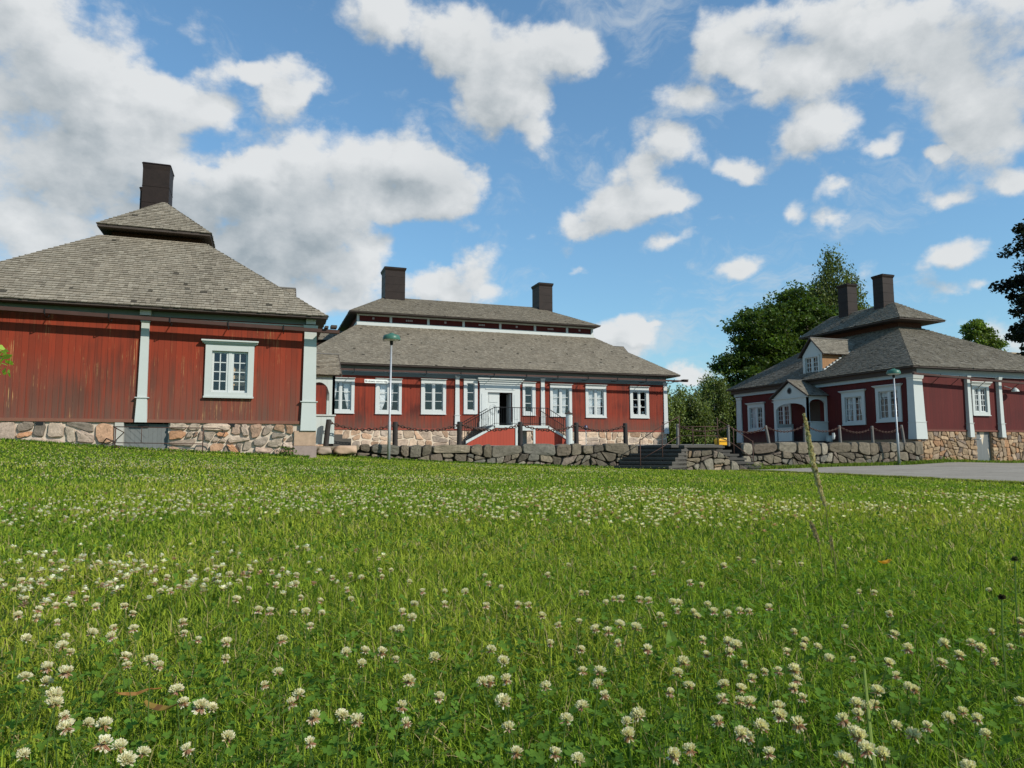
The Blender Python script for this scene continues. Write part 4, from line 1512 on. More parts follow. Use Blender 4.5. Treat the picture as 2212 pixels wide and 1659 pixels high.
def chain(a, b, sag, r, ln, label, group, y=22.66):
    a, b = Vector(a), Vector(b)
    N = int((b - a).length * 1.06 / ln)
    m = MB()
    P = [a.lerp(b, i / N) - Vector((0, 0, sag * 4 * (i / N) * (1 - i / N))) for i in range(N + 1)]
    for i in range(N):
        p, q = P[i], P[i + 1]
        c = (p + q) / 2
        t_ = (q - p).normalized()
        s_ = Vector((0, 1, 0)) if i % 2 else t_.cross(Vector((0, 1, 0))).normalized()
        L = (q - p).length * .68
        wd = L * .55
        loop = [c + t_ * (L * math.cos(an)) + s_ * (wd * math.sin(an)) for an in np.linspace(0, 2 * math.pi, 9)]
        m.tube(loop, r, 4, caps=False)
    o = m.build('chain', MAT['rust'], smooth=True, loc=tuple(a))
    return tag(o, label, 'chain', group)
for k in range(5):
    a, b = pa[k], pa[k + 1]
    chain((a[0] + a[3] * (a[2] - a[1]), 22.7, a[2] - .08), (b[0] + b[3], 22.7, b[2] - .09), .20, .016, .1,
          f'rusty chain sagging between the {words[k]} and {words[k + 1]} dark post of the left terrace wall', 'chains along the left terrace wall')
chain((14.72, 23.25, 1.33), (16.58, 22.75, 1.29), .19, .013, .085, 'rusty chain sagging behind the landing railing of the stone steps', None)
for k in range(5):
    a, b = pb[k], pb[k + 1]
    chain((a[0] + a[3] * (a[2] - a[1]), 22.72, a[2] - .06), (b[0] + b[3] * (b[2] - b[1]), 22.72, b[2] - .07), .22, .013, .085,
          f'rusty chain sagging between the {words[k]} and {words[k + 1]} grey post of the right terrace wall', 'chains along the right terrace wall')

# grey capped pillar at the foot of the entrance stair, and a plate on a thin stake
m = MB()
m.tube([(14.98, 34.0, .6), (14.98, 34.0, 2.32)], .175, 14)
pl_ = m.build('capped_pillar', MAT['greypost'], loc=(14.98, 34.0, .7))
pl_.data.materials[0] = MAT['grey_boards']
tag(pl_, 'pale grey round pillar with a pointed dark cap beside the red entrance stair', 'pillar')
m = MB()
m.lathe([(.0, .22), (.03, .2), (.05, .1), (.24, .02), (.24, 0), (0, 0)], (14.98, 34.0, 2.32), 14)
m.build('cap', MAT['darkwood'], pl_)
m = MB()
m.tube([(15.75, 33.6, .6), (15.75, 33.6, 1.5)], .02, 6)
o = m.build('garden_lantern', MAT['galv'], loc=(15.75, 33.6, .7))
tag(o, 'small dark blue lantern on a thin stake right of the capped grey pillar', 'lantern')
m = MB()
m.lathe([(.0, -.13), (.08, -.11), (.12, 0), (.08, .11), (0, .15)], (15.75, 33.6, 1.6), 10)
m.build('lantern_head', plain('dark_blue', (.02, .025, .07), .4), o)

# yellow bin, white pots near the porch
m = MB()
m.taper((16.42, 16.82, 23.1, 23.4, .58), (16.40, 16.84, 23.08, 23.42, .80))
m.taper((16.40, 16.84, 23.08, 23.42, .80), (16.48, 16.84, 23.12, 23.40, .875))
o = m.build('grit_bin', MAT['yellow'], loc=(16.6, 23.2, .6))
tag(o, 'small yellow bin with a sloping lid on the terrace beside the steps', 'bin')
m = MB()
m.box(16.44, 16.80, 23.06, 23.079, .74, .77)
m.build('lid_seam', plain('ochre_seam', (.45, .22, .02), .6), o)
for x, y, z, r, h, lb in ((23.05, 24.3, .87, .06, .26, 'small white enamel jug standing before the right house porch'),
                          (25.55, 27.2, .80, .16, .3, 'pale grey round tub beside the right house porch wall')):
    m = MB()
    m.lathe([(0, 0), (r * .8, 0), (r, h * .4), (r * .95, h), (r * 1.05, h + .01), (r * .9, h + .01), (r * .85, h * .3), (0, h * .2)], (x, y, z), 14)
    m.tube([(x + r, y, z + h * .8), (x + r + .05, y, z + h * .6), (x + r, y, z + h * .3)], .01, 5)
    o = m.build('enamel_jug' if r < .1 else 'tub', MAT['white'] if r < .1 else MAT['paint'], smooth=True, loc=(x, y, z))
    tag(o, lb, 'jug' if r < .1 else 'tub')

# ------------------------------------------------------------------ street lamps and the street sign
def lamp(x, y, zb, zt_, label, lean, big=1.0):
    L = thing('street_lamp', label, 'street lamp', (x, y, zb), 'green headed street lamps')
    m = MB()
    H = zt_ - zb - .2
    P = lambda z: (x + lean * (z - zb), y, z)
    m.tube([P(zb - .15), P(zb + .9), P(zb + 1.18), P(zb + 1.25), P(zb + H)], [.052, .05, .05, .034, .028], 12)
    m.build('pole', MAT['galv'], L, smooth=True)
    c = P(zb + H)
    m = MB()
    m.lathe([(.03, -.16), (.05, -.13), (.055, .0), (.05, .06)], c, 14)
    m.build('collar', MAT['iron'], L, smooth=True)
    m = MB()
    k = big
    m.lathe([(.275 * k, .0), (.28 * k, .015), (.262 * k, .10), (.235 * k, .15), (.13 * k, .18), (.07 * k, .20), (.065 * k, .22), (0, .225)], c, 28)
    hd = m.build('lamp_head', MAT['green_lamp'], L, smooth=True)
    m = MB()
    m.lathe([(.265 * k, .012), (.20 * k, -.015), (.10 * k, -.03), (.05, -.03)], c, 28)
    m.build('lamp_glass', MAT['lamp_glass'], hd, smooth=True)
    return L
lamp(3.64, 22.05, .10, 4.06, 'tall green headed street lamp with a white name sign, before the main building', .01)
lamp(24.06, 21.95, -.13, 3.67, 'tall grey street lamp with a green head standing at the road before the right house', -.01, .95)
SG = thing('street_sign', 'white name sign with black letters fixed to the left street lamp pole', 'street sign', (3.24, 22.0, 2.48))
m = MB()
zs = 2.485
m.hexa([(2.86, 21.995, zs + .0), (3.57, 21.995, zs + .0), (3.57, 22.01, zs + .0), (2.86, 22.01, zs + .0),
        (2.86, 21.995, zs + .115), (3.57, 21.995, zs + .115), (3.57, 22.01, zs + .115), (2.86, 22.01, zs + .115)])
m.build('panel', MAT['sign'], SG)
fc = bpy.data.curves.new('lettering', 'FONT')
fc.body = 'Bruksets norra v\u00e4g'
fc.size = .088
fc.align_x = 'CENTER'
fc.align_y = 'CENTER'
fc.extrude = .001
fo = bpy.data.objects.new('lettering', fc)
COL.objects.link(fo)
fo.parent = SG
fo.location = (3.215 - 3.24, 21.992 - 22.0, zs + .055 - 2.48)
fo.rotation_euler = (R(90), 0, 0)
fm = bpy.data.meshes.new_from_object(fo)
fm.materials.clear()
fm.materials.append(MAT['ink'])
lo_ = bpy.data.objects.new('sign_text', fm)
COL.objects.link(lo_)
lo_.parent, lo_.location, lo_.rotation_euler = SG, fo.location, fo.rotation_euler
bpy.data.objects.remove(fo)
m = MB()
m.tube([(3.56, 22.0, zs + .03), (3.64, 22.05, zs + .03)], .012, 6)
m.tube([(3.56, 22.0, zs + .09), (3.64, 22.05, zs + .09)], .012, 6)
m.build('bracket', MAT['galv'], SG)

# ------------------------------------------------------------------ ground sheets
def grid_mesh(name, xs, ys, zf, mat, kind='structure'):
    X, Y = np.meshgrid(xs, ys)
    Z = zf(X.ravel(), Y.ravel())
    V = np.stack([X.ravel(), Y.ravel(), Z], -1)
    nx, ny = len(xs), len(ys)
    i = np.arange((nx - 1) * (ny - 1))
    a = (i // (nx - 1)) * nx + i % (nx - 1)
    q = np.stack([a, a + 1, a + nx + 1, a + nx], -1)
    o = big_mesh(name, V, q, np.zeros((0, 3), int), mat, smooth=True)
    return tag(o, kind=kind)


def soil_mat():
    m, t = new_mat('lawn_soil')
    p = obj_co(t)
    n = t.noise(p, 1.3, 4, .6)
    n2 = t.noise(p, 26, 5, .65)
    c = t.mix(t.mapr(n, .35, .65), (.07, .125, .014), (.10, .16, .018))
    c = t.mix(t.mapr(n2, .4, .75), c, (.03, .05, .012))
    finish(t, c, .95, n2, .8, .02, spec=.05)
    return m


far = np.array([-900, -400, -150, -60, -30])
xs = np.concatenate([far, np.arange(-20, 50, .8), [60, 90, 200, 500, 1200]])
ys = np.concatenate([[-500, -120, -40], np.arange(-12, 42, .6), [60, 120, 300, 700, 1500]])
ground = grid_mesh('ground', xs, ys, lambda x, y: gz(x, y) - .02, soil_mat())


def yard_mat(name, a, b):
    m, t = new_mat(name)
    p = obj_co(t)
    n = t.noise(p, .8, 5, .6)
    n2 = t.noise(p, 60, 4, .7)
    n3 = t.noise(p, 7, 4, .6)
    c = t.mix(t.mapr(n, .35, .65), a, b)
    c = t.mix(t.mapr(n2, .5, .7, 0, .7), c, tuple(1.4 * k for k in b))
    c = t.mix(t.mapr(n3, .52, .72, 0, .5), c, tuple(.6 * k for k in a))
    c = t.mix(t.mapr(t.noise(t.v('MULTIPLY', p, (.25, 1.2, 1)), 1.1, 5, .65), .54, .66, 0, .45), c, tuple(.62 * k for k in a))
    finish(t, c, .92, t.m('ADD', n2, n3), .5, .01, spec=.1)
    return m


# road: apron of worn asphalt before the right house; its lawn edge wanders
redge = [(20.75, 15.4), (19.5, 15.35), (18.0, 15.1), (16.3, 14.9), (14.4, 14.6), (12.0, 13.9), (9.7, 13.1), (6, 12.0), (0, 11.5), (-8, 10)]
ye = np.array([q[0] for q in redge][::-1])
xe = np.array([q[1] for q in redge][::-1])
road_left = lambda y: np.interp(y, ye, xe) + .12 * np.sin(np.asarray(y) * 2.1) + .07 * np.sin(np.asarray(y) * 5.3)
road_far = lambda x: np.interp(x, [15.3, 17, 20, 24.5, 30, 60], [20.7, 21.2, 21.45, 21.6, 22.1, 22.3]) + .06 * np.sin(np.asarray(x) * 3.1)


def in_road(x, y, pad=0):
    return (x > road_left(y) - pad) & (y < road_far(x) + pad)


tt = np.linspace(0, 1, 60)
yy = np.linspace(-8, 20.7, 120)
V, Q = [], []
for y in yy:
    l = float(road_left(y))
    xs_ = l + (60 - l) * tt ** 1.7
    V += [(x, y, 0) for x in xs_]
xs2 = np.linspace(15.4, 60, 60)
for f in np.linspace(0, 1, 6):
    V += [(x, 20.7 + (float(road_far(x)) - 20.7) * f + .001, 0) for x in (15.4 + (60 - 15.4) * tt ** 1.7)]
V = np.array(V, float)
V[:, 2] = gz(V[:, 0], V[:, 1]) + .012
rows_ = len(V) // 60
i = np.arange((rows_ - 1) * 59)
a = (i // 59) * 60 + i % 59
tag(big_mesh('road', V, np.stack([a, a + 1, a + 61, a + 60], -1), np.zeros((0, 3), int), yard_mat('worn_asphalt', (.25, .222, .18), (.31, .28, .23)), smooth=True), kind='structure')

xs = np.concatenate([[1.1], np.arange(2, 26, 1.0), [XR]])
cy = lambda x, y: .50 + .006 * x + .0105 * (y - 22.5)
grid_mesh('courtyard', xs, np.arange(22.9, 40, 1.0), cy, yard_mat('gravel_court', (.26, .23, .19), (.33, .30, .25)))
grid_mesh('back_ground', np.array([-300, -100, -40, -10, 10, 30, 50, 80, 140, 300, 900]), np.array([38.9, 50, 70, 100, 200, 600, 1500]), lambda x, y: .70 + 0 * x, soil_mat())

# ------------------------------------------------------------------ lawn: blades of grass
def vnoise(x, y, f, seed=0):
    r = np.random.default_rng(seed)
    s = 0
    for k in range(6):
        a = r.uniform(0, 2 * np.pi)
        ff = f * r.uniform(.6, 1.9)
        s = s + np.sin((x * np.cos(a) + y * np.sin(a)) * ff + r.uniform(0, 6.3) + 1.3 * np.sin((x * np.sin(a) - y * np.cos(a)) * ff * .7 + r.uniform(0, 6)))
    return s / 6


HF = R(19.1913)
def wedge(n, d0, d1, power, half=38.5, back=0):
    """points on the lawn seen from the path where the viewer kneels; density falls with distance"""
    u = rng.random(n)
    k = 2 - power
    d = (d0 ** k + u * (d1 ** k - d0 ** k)) ** (1 / k) if abs(k) > 1e-6 else d0 * (d1 / d0) ** u
    a = HF + R(half) * (2 * rng.random(n) - 1)
    x, y = d * np.sin(a) - back * math.sin(HF), d * np.cos(a) - back * math.cos(HF)
    return x, y, np.hypot(x, y)


def on_lawn(x, y):
    ok = ~in_road(x, y, -.13)
    ok &= ~((y > YL - .06) & (x < XL + .25))
    ok &= ~((y > 22.32) & (x > 1.0))
    ok &= ~((y > 21.45) & (x > 12.75) & (x < 16.7))
    ok &= ~((y > 20.7) & (x > 10.9) & (x < 14.0) & (y > 21.9 - .8 * (x - 11)) )
    ok &= ~((y > 21.5) & (x > 16.5) & (x < 17.3))
    return ok


def grass(name, n, d0, d1, power, wmul, h0, h1, segs, seed, half=38.5, back=0):
    x, y, d = wedge(n, d0, d1, power, half, back)
    k = on_lawn(x, y) & (d > .22)
    x, y, d = x[k], y[k], d[k]
    n = len(x)
    z = gz(x, y) - .012
    pat = vnoise(x, y, .9, 3) * .75 + vnoise(x, y, 3.6, 4) * .55 + vnoise(x, y, .25, 6) * .35
    fin = vnoise(x, y, 17, 5)
    h = (h0 + (h1 - h0) * rng.random(n) ** 1.6) * (1 + .28 * pat + .25 * fin)
    # short mown margin near stonework and road
    w = wmul * np.maximum(.0011, .0010 * d ** .95) * rng.uniform(.6, 1.4, n)
    yaw = rng.uniform(0, 2 * np.pi, n)
    lean = h * np.clip(rng.normal(.75, .45, n), 0, 1.8)
    ly = yaw + rng.normal(0, .5, n) + np.pi / 2
    dx, dy = np.cos(yaw) * w, np.sin(yaw) * w
    lx, lyv = np.cos(ly) * lean, np.sin(ly) * lean
    P = np.stack([x, y, z], -1)
    lev = [0, .45, .8, 1] if segs == 3 else [0, .55, 1]
    wd = [1, .85, .5, 0] if segs == 3 else [1, .75, 0]
    rows = []
    for t_, q in zip(lev[:-1], wd[:-1]):
        c = P + np.stack([lx * t_ ** 1.8, lyv * t_ ** 1.8, h * t_ * (1 - .25 * t_ * np.clip(lean / h, 0, 1.2))], -1)
        o = np.stack([dx * q, dy * q, 0 * dx], -1)
        rows += [c - o, c + o]
    rows.append(P + np.stack([lx, lyv, h * (1 - .25 * np.clip(lean / h, 0, 1.2))], -1))
    m_ = len(rows)
    V = np.stack(rows, 1).reshape(-1, 3)
    b = np.arange(n)[:, None] * m_
    quads = [b + np.array([[2 * i, 2 * i + 1, 2 * i + 3, 2 * i + 2]]) for i in range(segs - 1)]
    quads = np.concatenate(quads)
    tris = b + np.array([[m_ - 3, m_ - 2, m_ - 1]])
    r = rng.random(n)
    g = np.array([.185, .300, .026])
    yel = np.array([.365, .405, .048])
    dk = np.array([.072, .145, .018])
    st = np.array([.40, .33, .15])
    f = np.clip(.5 + .75 * pat + .35 * (rng.random(n) - .5), 0, 1)[:, None]
    c = g * (1 - f) + yel * f
    c = np.where((rng.random(n) < .25)[:, None], dk, c)
    straw = rng.random(n) < .085 + .16 * np.clip(pat - .1, 0, 1)
    c = np.where(straw[:, None], st, c)
    c = c * (.75 + .5 * rng.random(n))[:, None]
    pc = np.repeat(c, m_, 0)
    o = big_mesh(name, V, quads, tris, MAT['blade'], pc)
    return tag(o, label='mown green grass of the clover lawn', kind='stuff')


GRASS_SETS = [(270000, 1.15, 3.3, 1.5, .85, .016, .062, 3, 10, 43, 1.0), (210000, 3.1, 8.5, 1.5, .85, .018, .055, 2, 11, 42, 1.0), (160000, 8, 31, 1.5, .75, .02, .045, 2, 12, 41, 1.0)]
for k, a in enumerate(GRASS_SETS):
    grass('lawn_grass', *a)
# rough tuft fringe along walls and road edge
def fringe(n, xa, xb, yf, spread, h0, h1):
    x = rng.uniform(xa, xb, n)
    y = yf(x) + rng.normal(0, spread, n)
    return x, y, h0, h1


# clover leaves
def clover_leaves(n):
    x, y, d = wedge(n, .45, 4.2, 1.2)
    keep = (vnoise(x, y, 3.2, 8) * .6 + vnoise(x, y, 9, 9) * .4 + rng.normal(0, .22, n)) > -.12
    x, y, d = x[keep], y[keep], d[keep]
    n = len(x)
    z = gz(x, y) + rng.uniform(.018, .055, n)
    rad = rng.uniform(.003, .0066, n)
    yaw = rng.uniform(0, 6.28, n)
    T1 = rng.normal(0, .35, (n, 2))
    V, T, C = [], [], []
    base = np.array([.085, .17, .025])
    col = base * (.7 + .7 * rng.random((n, 1))) + np.array([.02, .02, 0]) * rng.random((n, 1))
    ang = np.array([0, -1.0, -.62, -.2, .2, .62, 1.0])
    rr = np.array([0, .62, 1.0, 1.12, 1.12, 1.0, .62])
    cnt = 0
    for k in range(3):
        a0 = yaw + k * 2.094
        px_ = np.stack([rr[j] * np.cos(a0 + ang[j] * .95) * rad for j in range(7)], 1)
        py_ = np.stack([rr[j] * np.sin(a0 + ang[j] * .95) * rad for j in range(7)], 1)
        pz_ = px_ * T1[:, :1] + py_ * T1[:, 1:] + np.array([0, .1, .22, .12, .12, .22, .1]) * rad[:, None]
        V.append(np.stack([x[:, None] + px_, y[:, None] + py_, z[:, None] + pz_], -1).reshape(-1, 3))
        b = (np.arange(n) * 7)[:, None] + cnt
        for j in range(1, 6):
            T.append(b + np.array([[0, j, j + 1]]))
        C.append(np.repeat(col, 7, 0))
        cnt += n * 7
    o = big_mesh('clover_leaves', np.concatenate(V), np.zeros((0, 4), int), np.concatenate(T), MAT['blade'], np.concatenate(C))
    tag(o, label='small three-lobed clover leaves among the grass blades', kind='stuff')


clover_leaves(16000)

# ------------------------------------------------------------------ clover flowers
FLOWERS=[(-0.175,0.69,0.113),(-0.174,0.815,0.1),(-0.156,0.74,0.114),(-0.156,0.827,0.087),(-0.132,0.77,0.103),(-0.127,0.743,0.096),(-0.107,0.696,0.109),(-0.093,0.727,0.09),(-0.096,0.659,0.111),(-0.233,0.992,0.101),(-0.199,0.925,0.112),(-0.247,0.964,0.099),(-0.221,0.943,0.098),(-0.186,0.827,0.109),(-0.188,0.833,0.115),(-0.157,1.033,0.096),(-0.138,0.922,0.114),(-0.117,0.939,0.113),(-0.115,1.0,0.09),(-0.08,0.852,0.103),(-0.068,0.801,0.106),(-0.05,0.761,0.113),(-0.041,0.78,0.105),(-0.024,0.743,0.089),(-0.055,0.696,0.1),(0.008,0.851,0.1),(0.023,0.894,0.1),(0.04,0.765,0.114),(0.035,0.799,0.095),(0.055,0.761,0.092),(0.046,0.676,0.101),(0.078,0.724,0.104),(0.087,0.682,0.113),(0.138,0.735,0.102),(0.139,0.716,0.093),(0.153,0.776,0.113),(0.181,0.755,0.1),(0.236,0.708,0.105),(0.225,0.659,0.099),(0.275,0.813,0.092),(0.241,0.769,0.106),(0.231,0.764,0.108),(0.124,0.931,0.091),(0.131,0.957,0.099),(0.108,0.966,0.096),(0.156,0.976,0.09),(0.166,0.929,0.092),(0.197,0.846,0.114),(0.273,0.866,0.112),(0.29,0.869,0.096),(-0.039,1.02,0.107),(-0.039,1.022,0.086),(0.029,0.989,0.112),(-0.076,1.069,0.101),(-0.094,1.072,0.11),(-0.109,1.215,0.093),(-0.171,1.181,0.096),(-0.2,1.202,0.095),(-0.18,1.065,0.114),(-0.221,1.166,0.098),(-0.224,1.06,0.1),(-0.228,1.034,0.114),(-0.237,1.091,0.112),(-0.3,1.164,0.097),(-0.358,1.34,0.094),(-0.32,1.297,0.109),(-0.332,1.341,0.088),(-0.285,1.256,0.097),(-0.3,1.31,0.111),(-0.267,1.349,0.113),(-0.258,1.383,0.092),(-0.219,1.4,0.087),(-0.18,1.226,0.109),(-0.283,1.336,0.104),(-0.433,1.587,0.092),(-0.377,1.447,0.1),(-0.458,1.721,0.087),(-0.389,1.581,0.106),(-0.392,1.77,0.101),(-0.468,2.003,0.106),(-0.264,1.702,0.088),(-0.266,1.529,0.104),(-0.245,1.793,0.096),(-0.213,1.725,0.1),(-0.179,1.627,0.095),(-0.15,1.421,0.104),(-0.142,1.474,0.102),(-0.132,1.509,0.104),(-0.179,1.523,0.087),(-0.143,1.705,0.092),(-0.112,1.754,0.087),(-0.093,1.72,0.096),(-0.1,1.546,0.099),(-0.089,1.62,0.088),(-0.058,1.565,0.105),(-0.039,1.511,0.1),(-0.019,1.429,0.1),(-0.023,1.565,0.103),(-0.019,1.558,0.113),(0.023,1.578,0.103),(0.047,1.708,0.088),(0.073,1.612,0.089),(0.063,1.414,0.106),(0.029,1.477,0.095),(-0.036,1.291,0.108),(0.068,1.316,0.1),(0.1,1.299,0.096),(0.134,1.455,0.107),(0.183,1.58,0.09),(0.197,1.514,0.094),(0.153,1.307,0.094),(0.154,1.38,0.097),(0.068,1.055,0.112),(0.068,1.157,0.109),(0.049,1.155,0.11),(0.092,1.166,0.104),(-0.001,1.308,0.085),(0.017,1.25,0.094),(0.264,1.722,0.1),(0.231,1.488,0.112),(0.269,1.576,0.096),(0.232,1.467,0.102),(0.208,1.11,0.11),(0.227,1.133,0.095),(0.239,1.174,0.107),(0.291,1.178,0.103),(0.183,1.045,0.101),(0.189,1.03,0.104),(0.277,1.409,0.1),(0.294,1.368,0.088),(0.305,1.236,0.112),(0.338,1.097,0.114),(0.414,1.252,0.11),(0.445,1.454,0.096),(0.412,1.322,0.104),(0.344,1.243,0.108),(0.223,0.632,0.087),(0.235,0.569,0.109),(0.269,0.599,0.088),(0.307,0.576,0.113),(0.367,0.666,0.092),(0.319,0.601,0.114),(0.292,0.677,0.092),(0.312,0.683,0.101),(0.345,0.714,0.11),(0.283,0.709,0.115),(0.342,0.692,0.106),(0.366,0.752,0.11),(0.366,0.799,0.097),(0.408,0.672,0.108),(0.458,0.714,0.097),(0.471,0.745,0.113),(0.452,0.728,0.108),(0.551,0.817,0.096),(0.559,0.836,0.109),(0.607,0.845,0.087),(0.576,0.789,0.113),(0.594,0.829,0.106),(0.575,0.771,0.095),(0.529,0.696,0.104),(0.447,0.637,0.109),(0.47,0.639,0.104),(0.479,0.649,0.112),(0.489,0.649,0.097),(0.503,0.713,0.095),(0.569,0.676,0.096),(0.599,0.705,0.093),(0.61,0.722,0.099),(0.567,0.698,0.108),(0.543,0.692,0.111),(0.538,0.626,0.104),(0.485,0.599,0.109),(0.463,0.57,0.114),(0.413,0.597,0.105),(0.514,0.606,0.088),(0.446,0.576,0.104),(0.448,0.597,0.086),(0.416,0.565,0.105),(0.396,0.502,0.115),(0.359,0.561,0.1),(0.322,0.527,0.113),(0.498,0.53,0.086),(0.48,0.485,0.114),(0.533,0.521,0.09),(0.52,0.552,0.11),(0.578,0.593,0.094),(0.596,0.613,0.097),(0.619,0.622,0.089),(0.636,0.629,0.086),(0.512,0.53,0.108),(0.51,0.523,0.107),(0.603,0.57,0.089),(0.595,0.527,0.104),(0.59,0.539,0.093),(0.616,0.522,0.112),(0.703,0.578,0.089),(0.663,0.53,0.103),(0.613,0.483,0.112),(0.683,0.619,0.101),(0.673,0.617,0.105),(0.619,0.607,0.109),(0.691,0.65,0.106),(0.711,0.678,0.11),(0.73,0.754,0.092),(0.651,0.709,0.112),(0.709,0.792,0.1),(0.658,0.761,0.112),(0.698,0.803,0.106),(0.634,0.763,0.107),(0.693,0.818,0.114),(0.864,0.905,0.088),(0.824,0.775,0.111),(0.91,0.771,0.094),(0.787,0.72,0.11),(0.946,0.745,0.092),(1.021,0.785,0.099),(1.002,0.744,0.089),(0.896,0.719,0.109),(0.877,0.722,0.094),(0.806,0.688,0.099),(0.845,0.648,0.109),(1.069,0.773,0.096),(1.072,0.778,0.112),(0.759,0.555,0.1),(0.532,0.435,0.113),(0.494,0.948,0.108),(0.434,0.837,0.115),(0.464,0.925,0.106),(0.474,0.987,0.094),(0.398,0.871,0.101),(0.459,0.807,0.113),(0.569,0.961,0.113),(0.59,0.984,0.093),(0.66,1.059,0.093),(0.697,1.113,0.093),(0.661,1.073,0.104),(0.676,1.026,0.091),(0.651,0.997,0.106),(0.734,1.08,0.095),(0.67,0.971,0.11),(0.764,1.032,0.092),(0.714,0.942,0.113),(0.82,1.027,0.095),(0.746,1.041,0.086),(0.576,1.258,0.09),(0.543,1.163,0.109),(0.582,1.167,0.09),(0.603,1.178,0.093),(0.564,1.076,0.115),(0.632,1.136,0.098),(0.628,1.098,0.104),(0.37,0.909,0.101),(0.423,1.007,0.099),(0.401,1.017,0.112),(0.449,1.205,0.086),(0.415,1.166,0.096),(0.462,1.018,0.099),(0.512,0.932,0.106),(1.051,1.027,0.107),(1.123,1.135,0.085),(1.009,0.956,0.088),(1.362,1.047,0.092),(1.533,1.579,0.095),(1.149,1.325,0.108),(1.118,1.359,0.107),(1.051,1.363,0.113),(1.009,1.416,0.097),(1.105,1.49,0.098),(0.968,1.521,0.089),(0.748,1.362,0.112),(0.755,1.298,0.112),(0.624,1.427,0.114),(0.549,1.36,0.107),(0.769,1.187,0.111),(0.806,1.204,0.102)]
CREAM = [(.74, .68, .50), (.79, .74, .58), (.68, .60, .41), (.82, .78, .65)]
PINKS = [(.50, .32, .24), (.42, .21, .15), (.54, .39, .31), (.45, .30, .18)]
BROWN = [(.42, .24, .12), (.36, .19, .09), (.50, .32, .18)]


def floret(mb, o, d, L, w, col, tipcol):
    d = Vector(d).normalized()
    ref = Vector((0, 0, 1)) if abs(d.z) < .9 else Vector((1, 0, 0))
    s = d.cross(ref).normalized()
    n = s.cross(d)
    a = random.uniform(-.6, .6)
    s, n = s * math.cos(a) + n * math.sin(a), n * math.cos(a) - s * math.sin(a)
    p0 = Vector(o)
    p1 = p0 + d * L * .55
    p2 = p0 + d * L + n * L * .12
    mb.face([p0 - s * w * .25, p0 + s * w * .25, p1 + s * w * .5, p1 - s * w * .5], col)
    mb.face([p1 - s * w * .5, p1 + s * w * .5, p2 + s * w * .3, p2 - s * w * .3], tipcol)
    mb.face([p0 - n * w * .2, p0 + n * w * .2, p1 + n * w * .42, p1 - n * w * .42], col)
    mb.face([p1 - n * w * .42, p1 + n * w * .42, p2 + n * w * .15, p2 - n * w * .15], tipcol)


def head_meshes(kind):
    """upper florets, drooping florets"""
    up, dn = MB(), MB()
    n = {'fresh': 46, 'mixed': 36, 'wilted': 20}[kind]
    for i in range(n):
        f = (i + .5) / n
        lo = {'fresh': -.35, 'mixed': .05, 'wilted': .25}[kind]
        cz = 1 - f * (1 - lo)
        a = i * 2.39996 + random.uniform(-.2, .2)
        s = math.sqrt(max(0, 1 - cz * cz))
        d = (s * math.cos(a), s * math.sin(a), cz + .25)
        c = random.choice(CREAM)
        b = tuple(.8 * k for k in c) if kind == 'fresh' else random.choice(PINKS if random.random() < .4 else CREAM)
        floret(up, (d[0] * .002, d[1] * .002, .001), d, random.uniform(.0088, .0112), .0042, b, c)
    n = {'fresh': 5, 'mixed': 16, 'wilted': 24}[kind]
    for i in range(n):
        a = i * 2.39996 + random.uniform(-.3, .3)
        d = (math.cos(a), math.sin(a), random.uniform(-1.6, -.25))
        c = random.choice(BROWN if random.random() < .45 else PINKS)
        tip = random.choice(CREAM) if random.random() < .5 else c
        floret(dn, (d[0] * .0015, d[1] * .0015, -.001), d, random.uniform(.008, .0115), .0032, c, tip)
    return up, dn


def stem_mesh(h, bx, by):
    m = MB()
    m.tube([(0, 0, -.001), (bx * .3, by * .3, -h * .5), (bx, by, -h)], [.0008, .0009, .001], 5)
    return m


PROT = {}
HIDE = []
for kind in ('fresh', 'mixed', 'wilted'):
    for v in range(3):
        up, dn = head_meshes(kind)
        a = up.build('florets', MAT['petal'])
        b = dn.build('drooping_florets', MAT['petal'])
        c = stem_mesh(.11, random.uniform(-.02, .02), random.uniform(-.02, .02)).build('stem', MAT['blade'])
        at = c.data.attributes.new('Col', 'FLOAT_COLOR', 'FACE')
        at.data.foreach_set('color', [.10, .17, .04, 1] * len(c.data.polygons))
        PROT[kind, v] = (a, b, c)
        HIDE += [a, b, c]
LBL = {'fresh': 'round creamy white clover flower standing in the foreground lawn',
       'mixed': 'white clover flower with a skirt of drooping pinkish florets in the foreground lawn',
       'wilted': 'wilting pink brown clover flower with few white florets left in the foreground lawn'}
fr_ = random.Random(3)
for x, y, z in FLOWERS:
    kind = fr_.choices(['fresh', 'mixed', 'wilted'], [.36, .44, .20])[0]
    a, b, c = PROT[kind, fr_.randrange(3)]
    g = g1(x, y)
    e = bpy.data.objects.new('clover_flower', None)
    e.empty_display_size = .02
    COL.objects.link(e)
    e.location = (x, y, g + max(.07, z))
    s = fr_.uniform(.42, .70)
    e.scale = (s, s, s * fr_.uniform(.85, 1.05))
    e.rotation_euler = (fr_.uniform(-.3, .3), fr_.uniform(-.3, .3), fr_.uniform(0, 6.28))
    tag(e, LBL[kind], 'clover flower', {'fresh': 'fresh clover flowers', 'mixed': 'half wilted clover flowers', 'wilted': 'wilted clover flowers'}[kind])
    for p in (a, b, c):
        q = p.copy()
        COL.objects.link(q)
        q.parent = e
for o in HIDE:
    bpy.data.objects.remove(o)


